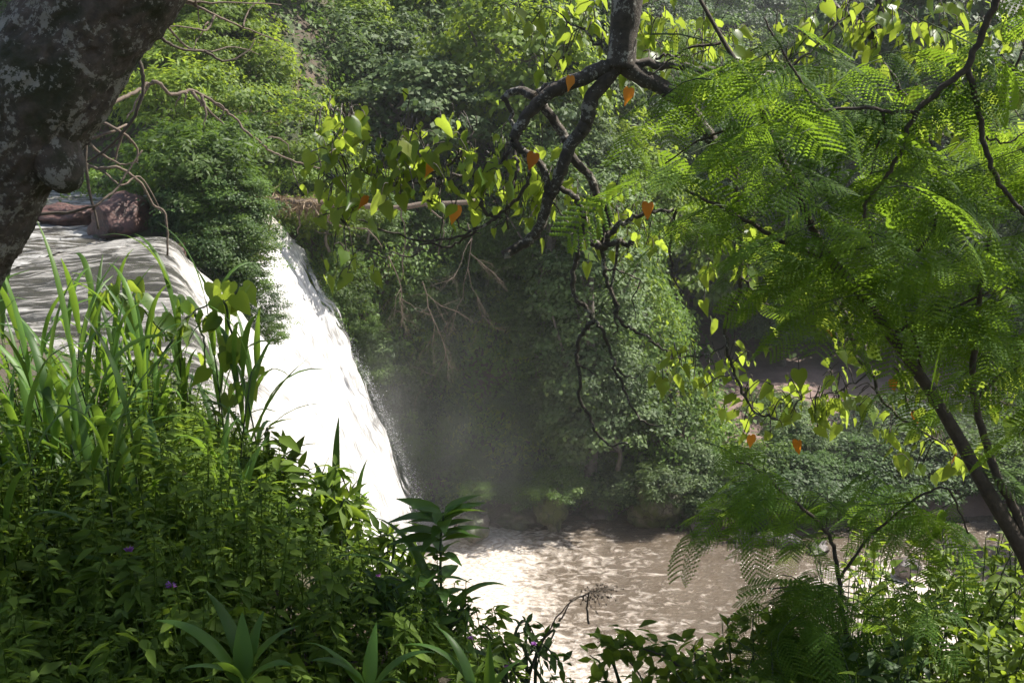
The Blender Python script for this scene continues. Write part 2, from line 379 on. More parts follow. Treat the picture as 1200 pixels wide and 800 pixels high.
# ---- water
def water_mat(name, body, foamc, streak, rough=.12):
    m, t, out = new_mat(name); fl = N(t, 'ShaderNodeAttribute', attribute_name='flow').outputs['Vector']
    fo = N(t, 'ShaderNodeAttribute', attribute_name='foam').outputs['Fac']; co = world_co(t)
    mp = N(t, 'ShaderNodeMapping'); mp.inputs['Scale'].default_value = streak; t.links.new(fl, mp.inputs[0])
    n1 = nz(t, 1.0, 9, .68, mp.outputs[0], .6); n2_ = nz(t, 2.7, 6, .6, mp.outputs[0], .2)
    add = N(t, 'ShaderNodeMath', operation='ADD'); t.links.new(n1, add.inputs[0]); t.links.new(fo, add.inputs[1])
    fac = ramp(t, add.outputs[0], [(.60, 0), (.86, 1)])
    bc = ramp(t, nz(t, .5, 4, .6, co), [(.35, [v * .8 for v in body]), (.65, body)])
    pb = N(t, 'ShaderNodeBsdfPrincipled'); t.links.new(bc, pb.inputs['Base Color']); pb.inputs['Roughness'].default_value = rough; pb.inputs['IOR'].default_value = 1.33
    fc = mixc(t, ramp(t, n2_, [(.40, 0), (.62, 1)]), foamc[0], foamc[1])
    pf = N(t, 'ShaderNodeBsdfPrincipled'); t.links.new(fc, pf.inputs['Base Color']); pf.inputs['Roughness'].default_value = .55
    hb = N(t, 'ShaderNodeMath', operation='ADD'); t.links.new(n1, hb.inputs[0]); t.links.new(n2_, hb.inputs[1])
    b = bump(t, hb.outputs[0], .75, .10); t.links.new(b, pb.inputs['Normal']); t.links.new(b, pf.inputs['Normal'])
    mx = N(t, 'ShaderNodeMixShader'); t.links.new(fac, mx.inputs[0]); t.links.new(pb.outputs[0], mx.inputs[1]); t.links.new(pf.outputs[0], mx.inputs[2])
    al = N(t, 'ShaderNodeAttribute', attribute_name='thin').outputs['Fac']
    a2 = N(t, 'ShaderNodeMath', operation='ADD'); t.links.new(n1, a2.inputs[0]); t.links.new(al, a2.inputs[1])
    av = ramp(t, a2.outputs[0], [(.86, 0), (1.06, 1)])
    tp = N(t, 'ShaderNodeBsdfTransparent'); m2 = N(t, 'ShaderNodeMixShader'); t.links.new(av, m2.inputs[0])
    t.links.new(mx.outputs[0], m2.inputs[1]); t.links.new(tp.outputs[0], m2.inputs[2]); t.links.new(m2.outputs[0], out.inputs[0]); return m
BROWN = (.105, .082, .060)
W_RIVER = water_mat('river_water', (.072, .066, .052), ((.50, .49, .47), (.70, .69, .67)), (1.0, 3.4, 1), .10)
W_FALL = water_mat('falling_water', (.05, .047, .038), ((.42, .40, .37), (.62, .59, .545)), (1.0, 3.8, 1), .14)
W_FALL2 = water_mat('white_falling_water', (.34, .31, .27), ((.44, .425, .405), (.68, .67, .66)), (.7, 8.0, 1), .3)
W_POOL = water_mat('muddy_pool_water', BROWN, ((.34, .28, .22), (.62, .57, .52)), (2.4, 3.6, 1), .11)
RX, RY = np.meshgrid(np.linspace(-46, -8.6, 240), np.linspace(9.0, 37.5, 190))
def river_h(x, y): return 10.28 + .09 * n2(x * .6, y, 1.3, 3, 31) + .055 * n2(x * .7, y, 3.1, 2, 33) + .12 * np.clip(-x - 9, 0, 40) * .15
riv_foam = .20 + .16 * n2(RX * .5, RY, .5, 3, 35) + .35 * np.exp(-(((RY - 15) / 1.6) ** 2 + ((RX + 9) / 2.2) ** 2)) + .3 * np.exp(-((RX + 14 + .2 * RY) / 1.2) ** 2)
river = tag(link('river', make_mesh('river', np.stack([RX, RY, river_h(RX, RY)], -1).reshape(-1, 3), grid_faces(*RX.shape), None, True,
            {'flow': np.stack([RX, RY, RX * 0], -1).reshape(-1, 3), 'foam': riv_foam.ravel() * .8, 'thin': np.zeros(RX.size)}), W_RIVER), kind='structure')

def sheet(name, pix, Yp, Y0, Y1, mat, seed, dx=0.0, foam0=-.15, white=.5, ragged=.6, n_s=170, n_t=150):
    pr = np.array([P(px, py, Yp)[[0, 2]] for px, py in pix])
    last = pr[-1] - pr[-2]; last = last / abs(last[1])
    pr = np.vstack([[[-8.7, 10.28]], pr, [[pr[-1, 0] + last[0] * (pr[-1, 1] + .3) * .75, -.3]]])
    c = spline(np.c_[pr[:, 0], pr[:, 1], pr[:, 1] * 0], 14)[:, :2]
    L = np.concatenate([[0], np.cumsum(np.linalg.norm(np.diff(c, axis=0), axis=1))]); s = np.linspace(0, L[-1], n_s)
    X = np.interp(s, L, c[:, 0]); Z = np.interp(s, L, c[:, 1])
    tx = np.gradient(X); tz = np.gradient(Z); nl = np.hypot(tx, tz); nx_, nz_ = -tz / nl, tx / nl
    tt = np.linspace(Y0, Y1, n_t); S, T = np.meshgrid(s, tt)
    fall = sst(1.2, 4.5, S)
    wob = dx * (T - Y1) / (Y1 - Y0); S2 = S + np.abs(wob) * np.clip(S / 1.5, 0, 1); flat = 1 - sst(1.0, 3.0, S); T2 = T + flat * (.5 * n2(S2 * .5, T, .8, 2, seed + 11))
    q = np.stack([S2 * .5, T2 * 1.7, S * 0 + seed], -1)
    disp = (.26 * fbm(q, 4, seed) + .07 * fbm(q * 2.7, 3, seed + 5)) * (.5 + fall) + .045 * flat * n2(S2 * .8, T, 3.6, 3, seed + 17) + .45 * fall * n2(S * .12, T, .55, 2, seed + 9)
    wob = dx * (T - Y1) / (Y1 - Y0)
    edge = fall * (.36 * fbm(np.stack([S * 1.1, T * 0, S * 0 + seed], -1), 4, seed + 2))
    u = (T - Y0) / (Y1 - Y0)
    XX = X[None] + nx_[None] * disp + wob * np.clip(S / 1.5, 0, 1); ZZ = Z[None] + nz_[None] * disp; YY = T + edge * u ** 5 + .22 * fall * u ** 12 * fbm(np.stack([S * 4.0, T * 0, S * 0 + seed], -1), 3, seed + 4)
    XX[:, 0] = X[0]; ZZ[:, 0] = river_h(XX[:, 0], YY[:, 0])
    foam = foam0 + (white - foam0) * sst(1.5, 4.4, S + .9 * n2(S, T, .8, 3, seed + 3)) + .16 * flat * n2(S2 * .5, T, .7, 3, seed + 19) 
    thin = ragged * fall * (sst(.86, 1.02, u) + .6 * (1 - sst(0, .05, u)))
    return link(name, make_mesh(name, np.stack([XX, YY, ZZ], -1).reshape(-1, 3), grid_faces(*S.shape), None, True,
                {'flow': np.stack([S2 - 8.7 + 1.2 * flat * n2(S2, T, .7, 3, seed + 13), T2, S * 0], -1).reshape(-1, 3), 'foam': foam.ravel(), 'thin': thin.ravel()}), mat), np.c_[X, Z], s
fall1, prof1, _ = sheet('waterfall', [(180, 283), (212, 312), (245, 350), (300, 425), (355, 505), (430, 612), (470, 668)], 21.2, 8.0, 21.4, W_FALL, 41, -4.6, .12, .46, .5)
tag(fall1, kind='structure')
fall2, prof2, _ = sheet('waterfall', [(296, 246), (318, 262), (345, 300), (400, 402), (440, 485), (472, 565), (490, 635)], 30.4, 22.0, 31.0, W_FALL2, 61, -.2, .05, .62, .62)
tag(fall2, kind='structure')
# flying spray torn off the two sheets
g = Geo()
for prof, Y, n in ((prof2, 30.9, 9000), (prof1, 21.2, 3000)):
    k = (rs.beta(2.2, 1.3, n) * (len(prof) - 2)).astype(int); k = np.maximum(k, int(len(prof) * .22))
    q = k / len(prof); b = np.c_[prof[k, 0], np.full(n, Y), prof[k, 1]]
    sp = (.05 + .24 * q ** 2)[:, None] * (1 if Y > 25 else .45)
    off = np.c_[np.abs(rs.normal(size=n)) * 1.0, np.abs(rs.normal(size=n)) * .5, rs.normal(size=n) * .7] * sp
    T, TF = L_quad(.35); d = np.c_[.5 + rs.normal(size=n) * .25, rs.normal(size=n) * .3, -1 + rs.normal(size=n) * .25]
    V, Fs, tn = scatter(T, TF, b + off, d, rdir(n), (.004 + .020 * rs.rand(n) ** 2), np.full(n, .5)); g.add(V, Fs, tn)
m, t, out = new_mat('spray_droplets'); pb = N(t, 'ShaderNodeBsdfPrincipled'); pb.inputs['Base Color'].default_value = (.9, .9, .9, 1); pb.inputs['Roughness'].default_value = .3
t.links.new(pb.outputs[0], out.inputs[0])
tag(link('water_spray', g.mesh('water_spray'), m), 'fine white droplets torn from the edges of the waterfall', 'spray', kind='stuff')

PX, PY = np.meshgrid(np.linspace(-8, 46, 380), np.linspace(9, 37.5, 260))
def pool_h(x, y):
    w = .06 * n2(x * .8 + y * .3, y * 1.5, .9, 3, 71) + .05 * n2(x, y * 1.6, 2.2, 3, 73)
    rough = np.exp(-((x + 2.5) / 4) ** 2) + sst(9, 13, x)
    return .0 + w * (1 + 1.2 * rough) + .10 * rough * n2(x, y, .8, 3, 75) - .5 * sst(9.5, 15, x)
pf = .04 + .55 * np.exp(-((PX + 1.6) / 2.2) ** 2) * sst(16, 19, PY) + .42 * np.exp(-((PY - 19.5) / 3.4) ** 2) * np.exp(-((PX - 1) / 4) ** 2) \
    + .5 * np.exp(-((PX - 11.5) / 2.2) ** 2) * sst(20, 24, PY) * (1 - sst(28.5, 31, PY)) + .15 * n2(PX, PY, .35, 4, 77)
pool = tag(link('pool', make_mesh('pool', np.stack([PX, PY, pool_h(PX, PY)], -1).reshape(-1, 3), grid_faces(*PX.shape), None, True,
        {'flow': np.stack([PX, PY * 1.0, PX * 0], -1).reshape(-1, 3), 'foam': pf.ravel(), 'thin': np.zeros(PX.size)}), W_POOL), kind='structure')

# ---- air
def vol_mat(name, dens, aniso, col=(.95, .96, 1.0)):
    m, t, out = new_mat(name); v = N(t, 'ShaderNodeVolumePrincipled'); v.inputs['Color'].default_value = (*col, 1)
    v.inputs['Density'].default_value = dens; v.inputs['Anisotropy'].default_value = aniso
    t.links.new(v.outputs[0], out.inputs['Volume']); return m
HAZE = True
if HAZE:
    def boxmesh(x0, x1, y0, y1, z0, z1):
        V = [[x, y, z] for z in (z0, z1) for y in (y0, y1) for x in (x0, x1)]
        return make_mesh('haze', V, np.array([[0, 2, 3, 1], [4, 5, 7, 6], [0, 1, 5, 4], [2, 6, 7, 3], [0, 4, 6, 2], [1, 3, 7, 5]]))
    tag(link('haze', boxmesh(-905, 905, -65, 1105, -3, 150), vol_mat('haze_air', 0.0004, .2, (.92, .95, .98))), 'thin pale haze in the valley air', 'haze', kind='stuff')
    def mist_mat(name, dens, seed):
        m, t, out = new_mat(name); co = obj_co(t); ln = N(t, 'ShaderNodeVectorMath', operation='LENGTH'); t.links.new(co, ln.inputs[0])
        f = ramp(t, ln.outputs['Value'], [(0, 1.0), (.45, .45), (.75, .12), (1.0, 0)])
        mp = N(t, 'ShaderNodeMapping'); mp.inputs['Location'].default_value = (seed, seed, 0); t.links.new(co, mp.inputs[0])
        g = ramp(t, nz(t, 1.7, 3, .6, mp.outputs[0], .6), [(.32, .15), (.68, 1)])
        a = N(t, 'ShaderNodeMath', operation='MULTIPLY'); t.links.new(f, a.inputs[0]); t.links.new(g, a.inputs[1])
        b_ = N(t, 'ShaderNodeMath', operation='MULTIPLY'); t.links.new(a.outputs[0], b_.inputs[0]); b_.inputs[1].default_value = dens
        v = N(t, 'ShaderNodeVolumePrincipled'); v.inputs['Color'].default_value = (.97, .97, .97, 1); v.inputs['Anisotropy'].default_value = .2
        t.links.new(b_.outputs[0], v.inputs['Density']); t.links.new(v.outputs[0], out.inputs['Volume']); return m
    def mist(px, py, Y, rad, dens, seed, label):
        import bmesh
        bm = bmesh.new(); bmesh.ops.create_icosphere(bm, subdivisions=3, radius=1.0); me = bpy.data.meshes.new('mist'); bm.to_mesh(me); bm.free()
        o = link('mist', me, mist_mat('mist_air', dens, seed), loc=P(px, py, Y)); o.scale = rad
        tag(o, label, 'mist', kind='stuff')
    mist(545, 540, 32.2, (5.8, 3.6, 6.4), .065, 1.3, 'drifting mist rising from the foot of the waterfall')
    mist(455, 520, 31.6, (1.5, 1.0, 3.6), .30, 2.2, 'fine veil of mist hugging the right edge of the second fall')
    mist(1080, 560, 38.0, (9.5, 5.5, 4.6), .05, 4.1, 'thin mist drifting over the shaded earth bank')

# ---- rocks
def rock(Y, px, py, size, mat, label, seed, rz=0.0, sub=4, cat='rock', group=None, amp=.85):
    th = []; import bmesh
    bm = bmesh.new(); bmesh.ops.create_icosphere(bm, subdivisions=sub, radius=1.0)
    V = np.array([v.co[:] for v in bm.verts]); Fc = np.array([[v.index for v in f.verts] for f in bm.faces]); bm.free()
    n = fbm(V * 1.35 + seed * 3.7, 4, seed); rid = 1 - np.abs(fbm(V * 2.1 + seed, 3, seed + 50))
    V = V * (1 + amp * n + .16 * (rid - .6))[:, None]
    rr_ = np.random.RandomState(seed)
    for q in range(5):                                   # broken faces
        nn = unit(rr_.normal(size=3)); dd = .62 + .3 * rr_.rand(); k = V @ nn; V = V - np.where(k > dd, (k - dd) * .9, 0)[:, None] * nn
    V = V + .13 * fbm(V * 3.2 + seed, 6, seed + 9)[:, None] * unit(V)
    V = V * np.array(size)
    c, s = math.cos(rz), math.sin(rz); V = np.c_[V[:, 0] * c - V[:, 1] * s, V[:, 0] * s + V[:, 1] * c, V[:, 2]]
    o = link('boulder', make_mesh('boulder', V, Fc, None, True), ROCK[mat], loc=P(px, py, Y))
    return tag(o, label, cat, group)
rock(24.2, 143, 258, (.8, 1.2, .52), 'red', 'reddish brown boulder at the lip of the river above the falls', 3, .5, 4, 'rock', None, .35)
rock(22.3, 190, 316, (.5, .7, .75), 'red', 'wet red rock slab sloping down beside the top of the falls', 5, .4)
rock(26, 85, 252, (.9, .5, .24), 'red', 'low wet brown rock in the river behind the leaning trunk', 8)
rock(31.5, 556, 616, (.6, .55, .42), 'veil', 'misted brown boulder at the foot of the waterfall', 12, .3)
rock(32.6, 645, 596, (.5, .5, .62), 'moss', 'rounded yellow-green mossy boulder at the far edge of the pool', 15)
rock(33.3, 600, 606, (.95, .6, .4), 'veil', 'dark shaded rock between the misted boulder and the mossy one', 18)
rock(33.2, 775, 590, (.95, .8, .95), 'moss', 'broad mossy bank rock with trailing roots above the pool edge', 21)
for i, (px, py, Y, sx, sz, mt, lb) in enumerate([
        (708, 600, 34.2, .9, .7, 'veil', 'dark wet rock tucked under the bank right of the mossy boulder'),
        (822, 622, 32.3, .55, .35, 'grey', 'small wet grey rock leftmost of the shore stones'),
        (846, 616, 32.6, .6, .5, 'red', 'brown angular rock standing highest of the shore stones'),
        (868, 630, 31.8, .6, .42, 'grey', 'black wet rock with foam in the middle of the shore stones'),
        (893, 632, 31.6, .65, .45, 'grey', 'dark pointed rock near the right of the shore stones'),
        (921, 635, 31.4, .6, .35, 'grey', 'dark flat rock at the right end of the shore stones'),
        (958, 642, 30.9, .5, .3, 'grey', 'small dark rock in the rapids behind the feathery sapling'),
        (1062, 664, 29.3, .62, .5, 'grey', 'rounded dark boulder standing in the white rapids'),
        (1115, 642, 31.2, 1.0, .6, 'grey', 'large dark rock behind the white rapids on the right'),
        (1010, 600, 34.0, 1.4, .6, 'veil', 'low brown rock ledge beside the reddish earth bank')]):
    rock(Y, px, py, (sx * .62, sx * .6, sz * .7), mt, lb, 30 + i * 3, i * .7, 4, 'rock', 'rocks along the far shore')

# ================================================================== FOREST
def crown(seed, rad, n_puff, per, leaf, wid=.32, flat=.5, puff=.30, shell=.55, lo=-.55, droop=.3):
    r = np.random.RandomState(seed); rad = np.array(rad, float)
    c = rdir(n_puff * 3, r); c = c[c[:, 2] > lo][:n_puff]; n_puff = len(c)
    rr = shell + (1 - shell) * r.rand(n_puff, 1) ** .6
    lob = 1 + .22 * (r.rand(n_puff, 1) ** 3) * 2 + .42 * noise3(c * 1.6 + seed, seed)[:, None]
    pc = c * rr * rad * lob; pr = puff * rad.mean() * (.6 + .8 * r.rand(n_puff))
    T, TF = L_quad(wid); k = np.repeat(np.arange(n_puff), per); n = len(k)
    dd = rdir(n, r); dd[:, 2] = np.where(dd[:, 2] < -.25, -dd[:, 2] * .6, dd[:, 2]); sh = r.rand(n, 1) ** .45
    pos = pc[k] + dd * sh * pr[k][:, None] * np.array([1.15, 1.15, flat + .2])
    outw = unit(dd * .7 + c[k] * .5); nrm = unit(outw + np.array([0, 0, .5]) + r.normal(size=(n, 3)) * .38)
    ax = unit(np.cross(nrm, rdir(n, r))); ax = ax + outw * .4; ax[:, 2] -= droop
    pt = np.clip(r.rand(n_puff) * .5, 0, 1)
    tint = np.clip(pt[k] + r.rand(n) * .42, 0, .9) 
    V, Fs, tn = scatter(T, TF, pos, ax, nrm, leaf * (.6 + .8 * r.rand(n)), tint)
    return make_mesh('crown', V, Fs, tn), pc
def trunk_mesh(pc, base, r0, seed, lean=.25):
    r = np.random.RandomState(seed); g = Geo()
    top = np.array([r.normal() * lean, r.normal() * lean, pc[:, 2].mean() + .2 * np.ptp(pc[:, 2])])
    p = spline([[0, 0, base], [r.normal() * lean * .6, r.normal() * lean * .6, base * .5], top * [.6, .6, .4], top], 4)
    g.add(*tube(p, np.linspace(r0, r0 * .35, len(p)), 7, .12))
    for i in r.choice(len(pc), min(11, len(pc)), replace=False):
        a = p[len(p) // 3 + r.randint(len(p) // 2)]; q = spline([a, (a + pc[i]) / 2 + r.normal(size=3) * .15 + [0, 0, -.15], pc[i]], 4)
        g.add(*tube(q, np.linspace(r0 * .38, r0 * .08, len(q)), 5, .1))
    return g.mesh('trunk', True)
KIND = {}; BASE = {'round0': 3.2, 'round1': 3, 'tall0': 4.2, 'layer0': 3, 'layer1': 3, 'column0': 6, 'fine0': .5}
def kind(key, seed, rad, base, r0, *a, **k):
    cm, pc = crown(seed, rad, *a, **k); KIND[key] = (cm, trunk_mesh(pc, base, r0, seed))
#            seed  radii              base   r0   puffs per leaf
kind('round0', 101, (2.5, 2.5, 2.4), -3.2, .22, 95, 120, .20, .36)
kind('round1', 102, (2.9, 2.6, 2.1), -3.0, .22, 95, 120, .21, .36)
kind('tall0', 103, (1.8, 1.8, 3.4), -4.2, .20, 100, 120, .19, .36)
kind('layer0', 104, (3.0, 2.8, 1.7), -3.0, .20, 80, 130, .18, flat=.18, puff=.32, droop=.05)
kind('layer1', 105, (2.4, 2.4, 2.2), -3.0, .20, 80, 140, .17, wid=.24, flat=.2, puff=.33, droop=.05)
kind('bush0', 106, (1.6, 1.5, 1.2), -1.0, .07, 80, 110, .115, lo=-.2, shell=.4)
kind('bush1', 107, (1.4, 1.7, 1.0), -1.0, .07, 80, 110, .13, lo=-.2, shell=.4, wid=.24)
kind('column0', 108, (1.5, 1.3, 5.2), -6.0, .25, 210, 120, .14, .36, lo=-.95, shell=.6, puff=.26)
kind('lance0', 109, (1.3, 1.3, 1.2), -1.1, .06, 70, 60, .19, wid=.16, lo=-.4, shell=.35)
kind('fine0', 110, (1.5, 1.5, 1.3), -.5, .05, 90, 130, .085, lo=-.5, shell=.35)
def tree(k, loc, sc, rz, leaf, label, cat='tree', group=None, name='forest_tree'):
    cm, tm = KIND[k]; t = thing(name, loc, label, cat, group); t.scale = sc if hasattr(sc, '__len__') else (sc, sc, sc); t.rotation_euler = (0, 0, rz)
    b = BASE.get(k, 1.0)
    c = link('crown', cm, LEAF[leaf], t); u = link('trunk', tm, BARK['forest'], t)
    c.location = u.location = (0, 0, b); return t
def tz(x, y): return float(terr(np.array([x]), np.array([y]))[0])
def tree_px(k, px, py, Y, sc, leaf, label, cat='tree', group=None, name='forest_tree', rz=None):
    """a tree whose crown's middle shows at (px, py) at distance Y; it stands on the ground below"""
    p = P(px, py, Y); b = BASE.get(k, 1.0)
    s = sc if not hasattr(sc, '__len__') else sc[2]
    return tree(k, (p[0], p[1], p[2] - b * s), sc, rs.rand() * 6.28 if rz is None else rz, leaf, label, cat, group, name)
# --- trees and bushes one can tell apart
for a in [
    ('column0', 690, 400, 34.6, (1.0, 1.0, .95), 'grey', 'tall vine-draped tree lit on its right side above the pool', 'tree', None, 'vine_draped_tree'),
    ('column0', 640, 330, 36.0, (.9, .9, .8), 'mid', 'shaded vine-covered trunk just behind the sunlit draped tree', 'tree', None, 'vine_draped_tree'),
    ('bush0', 725, 505, 34.0, (1.35, 1.2, 1.3), 'grey', 'rounded pale green bush spilling from the foot of the draped tree', 'bush', None, 'bush'),
    ('bush1', 700, 450, 34.6, (1.1, 1.1, 1.3), 'grey', 'pale bush clinging to the side of the draped tree', 'bush', None, 'bush'),
    ('bush0', 800, 555, 34.6, (1.0, .9, .9), 'grey', 'low grey-green bush above the broad mossy bank rock', 'bush', None, 'bush'),
    ('lance0', 880, 560, 34.0, (1.0, .9, .9), 'mid', 'leafy shore bush just above the dark shore stones', 'bush', None, 'bush'),
    ('lance0', 935, 520, 36.5, (.9, .9, .9), 'grey', 'bright bush at the left edge of the reddish earth bank', 'bush', None, 'bush'),
    ('bush1', 1000, 540, 36.5, (1.0, .9, .7), 'dark', 'dark low bush in the shade before the reddish earth bank', 'bush', None, 'bush'),
    ('lance0', 955, 575, 34.2, (.6, .6, .6), 'grey', 'small spiky shrub by the right end of the shore stones', 'bush', None, 'bush'),
    ('tall0', 655, 100, 62, (1.2, 1.2, 1.3), 'grey', 'hazy tree with a dark bare trunk in the gap of the far hillside', 'tree', None, 'forest_tree'),
    ('layer0', 445, 25, 58, (1.1, 1.1, 1.4), 'dark', 'tall dark tree at the top behind the sunlit bank', 'tree', None, 'forest_tree'),
    ('round0', 435, 95, 54, (.85, .85, .8), 'mid', 'rounded bright-topped tree above the hanging heart-shaped leaves', 'tree', None, 'forest_tree'),
    ('layer1', 355, 85, 47, (.9, .9, .9), 'bright', 'vivid light green feathery tree on the sunlit left bank', 'tree', None, 'forest_tree'),
    ('layer1', 330, 35, 50, (.8, .8, .8), 'bright', 'light green layered tree topmost on the sunlit left bank', 'tree', None, 'forest_tree'),
    ('round1', 500, 110, 60, (1, 1, .9), 'grey', 'grey-green domed tree left of the forked lichen bough', 'tree', None, 'forest_tree'),
    ('round0', 560, 130, 64, (1.1, 1, .9), 'grey', 'broad pale domed tree behind the forked lichen bough', 'tree', None, 'forest_tree'),
]: tree_px(*a)
# --- the left bank beyond the island: bushes in the sun
bank = 'bushes crowding the sunlit left bank'
spots = [(215, 70, 36, 'bush1', 'bright'), (265, 40, 38, 'bush0', 'mid'), (300, 90, 37, 'lance0', 'bright'), (245, 125, 34.5, 'bush0', 'bright'), (310, 130, 37, 'bush1', 'bright'),
         (200, 130, 33, 'lance0', 'mid'), (350, 140, 39, 'bush0', 'mid'), (280, 170, 33, 'bush1', 'mid'), (330, 185, 34, 'bush0', 'bright'), (375, 190, 37, 'bush0', 'dark'),
         (180, 30, 38, 'bush1', 'mid'), (385, 130, 42, 'round0', 'mid'), (230, 15, 42, 'bush0', 'mid'), (290, 5, 44, 'bush1', 'bright'), (350, 215, 33.5, 'bush1', 'mid'), (395, 225, 34.5, 'bush1', 'bright'),
         (140, 70, 36, 'bush0', 'mid'), (100, 140, 37, 'bush1', 'dark'), (50, 180, 39, 'bush0', 'dark'), (90, 40, 40, 'round0', 'mid'), (20, 60, 42, 'round1', 'dark'), (-30, 150, 40, 'bush0', 'mid'), (420, 205, 38, 'bush0', 'mid'), (440, 170, 42, 'bush1', 'dark')]
for px, py, Y, k, lf in spots:
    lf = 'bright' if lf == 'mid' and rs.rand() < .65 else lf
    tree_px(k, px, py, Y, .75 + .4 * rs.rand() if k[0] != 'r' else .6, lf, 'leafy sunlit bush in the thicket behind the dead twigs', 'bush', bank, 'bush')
# --- the island between the two falls
isl = 'bushes hanging between the two falls'
for px, py, Y, k, sc, lf, lb in [
    (235, 215, 24.0, 'lance0', .95, 'mid', 'glossy long-leaved bush topmost between the two falls'),
    (225, 190, 25.5, 'bush1', .8, 'mid', 'shaded bush behind the reddish boulder at the falls lip'),
    (262, 275, 23.6, 'fine0', .75, 'dark', 'small-leaved bush overhanging the gap between the falls'),
    (250, 320, 22.9, 'fine0', .7, 'dark', 'dark bush in the shaded cleft between the two falls'),
    (284, 335, 23.4, 'fine0', .5, 'mid', 'hanging bush with pale small leaves against the white water'),
    (316, 392, 23.2, 'fine0', .33, 'mid', 'lowest trailing bush hanging against the white water'),
    (275, 250, 23.6, 'fine0', .6, 'mid', 'mid-green bush hanging just above the dark cleft of the falls'), (262, 300, 23.0, 'fine0', .6, 'mid', 'small-leaved bush drooping over the middle of the cleft'), (298, 366, 22.9, 'fine0', .4, 'dark', 'dark trailing bush halfway down the cleft of the falls'), (284, 296, 23.6, 'fine0', .42, 'bright', 'pale bush sticking out over the head of the second fall'),
    (185, 222, 26.0, 'bush0', .75, 'mid', 'bush at the water edge right behind the reddish boulder'), (345, 262, 31.6, 'fine0', .4, 'mid', 'small bush draped under the fallen log beside the second fall'),
    (385, 262, 31.5, 'bush1', .8, 'bright', 'light green bush under the fallen log'),
    (430, 258, 32.5, 'bush0', .7, 'mid', 'drooping bush at the right below the fallen log'),
    (235, 265, 24.5, 'bush0', .7, 'dark', 'deep shaded bush behind the red rock slab')]:
    tree_px(k, px, py, Y, sc, lf, lb, 'bush', None, 'bush')
# --- the wooded far hillside
pts = []; tries = 0
while len(pts) < 260 and tries < 9000:
    tries += 1; y = 38 + 92 * rs.rand() ** 1.15; x = rs.uniform(-.46, .56) * y
    d = y - float(far_y(x))
    if d < (5.5 if x < 5 else 12): continue
    if x < -.24 * y and y < 44: continue
    s = 2.2 + .028 * y
    if any((x - a) ** 2 + (y - b) ** 2 < s * s * 1.25 for a, b in pts): continue
    pts.append((x, y))
ks = ['round0', 'round1', 'tall0', 'layer0', 'layer1', 'round0', 'round1']
hill = 'trees massed on the far hillside'
for x, y in pts:
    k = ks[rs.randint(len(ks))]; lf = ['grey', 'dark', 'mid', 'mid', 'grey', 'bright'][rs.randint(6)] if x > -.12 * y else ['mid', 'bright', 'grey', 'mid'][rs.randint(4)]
    sc = (.75 + .5 * rs.rand()) * (.85 + .004 * y)
    tree(k, (x, y, tz(x, y) - .6), (sc, sc, sc * (.8 + .4 * rs.rand())), rs.rand() * 6.28, lf,
         'hazy broadleaf tree in the dense forest on the far hillside', 'tree', hill)
def hit(px, py):
    d = ray(px, py); Y = np.concatenate([np.arange(31.0, 60, .25), np.arange(60, 150, .8)]); p = CAM[:, None] + d[:, None] * (Y / d[1]); h = terr(p[0], p[1]); k = np.argmax(h > p[2])
    return p[:, k] if h[k] > p[2, k] else None
for px, py, Y, s, k, lf, lb in [(648, 572, 32.5, (.62, .55, .5), 'bush0', 'mid', 'low cushion of plants draped over the mossy boulder'), (780, 572, 33.0, (.8, .6, .6), 'lance0', 'grey', 'trailing plants over the broad mossy bank rock'), (608, 580, 33.1, (.6, .5, .45), 'bush1', 'dark', 'dark plants over the rock left of the mossy boulder'), (560, 580, 31.6, (.35, .3, .3), 'fine0', 'mid', 'small plants on top of the misted boulder')]:
    p = P(px, py, Y); tree(k, (p[0], p[1], p[2] - BASE.get(k, 1.0) * s[2]), s, 1.0, lf, lb, 'plant', None, 'rock_plant')
cr = np.random.RandomState(44)
for i in range(46):
    p = hit(cr.uniform(395, 660), cr.uniform(245, 590))
    if p is None or p[1] > 46: continue
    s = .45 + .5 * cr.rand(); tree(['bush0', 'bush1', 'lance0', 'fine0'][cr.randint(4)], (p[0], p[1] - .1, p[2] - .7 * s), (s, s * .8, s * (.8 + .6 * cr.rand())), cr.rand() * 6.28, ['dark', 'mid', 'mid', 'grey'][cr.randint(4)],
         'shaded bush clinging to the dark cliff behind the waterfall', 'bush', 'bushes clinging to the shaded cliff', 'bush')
for i, px in enumerate(np.linspace(590, 935, 15)):
    p = hit(px, 592 + cr.normal() * 8)
    if p is None: continue
    s = .4 + .35 * cr.rand(); tree(['lance0', 'bush1', 'bush0'][i % 3], (p[0], p[1] - .1, max(p[2], .2) - .5 * s), (s * 1.2, s, s), cr.rand() * 6.28, ['dark', 'mid', 'grey'][cr.randint(3)],
         'low bush hanging over the waterline of the far bank', 'bush', 'bushes along the waterline of the far bank', 'bush')
for i in range(34):
    p = hit(cr.uniform(890, 1215), cr.uniform(455, 600))
    if p is None or (925 < 600 + p[0] / p[1] * 1287 * .97 < 1110 and p[1] > 39.5): continue
    s = .5 + .6 * cr.rand(); tree(['bush0', 'bush1', 'lance0'][i % 3], (p[0], p[1], p[2] - .4 * s), (s * 1.3, s, s * .8), cr.rand() * 6.28, ['dark', 'mid', 'dark'][cr.randint(3)],
         'dark low bush scattered over the shaded earth bank', 'bush', 'low bushes on the shaded earth bank', 'bush')
nb = 0
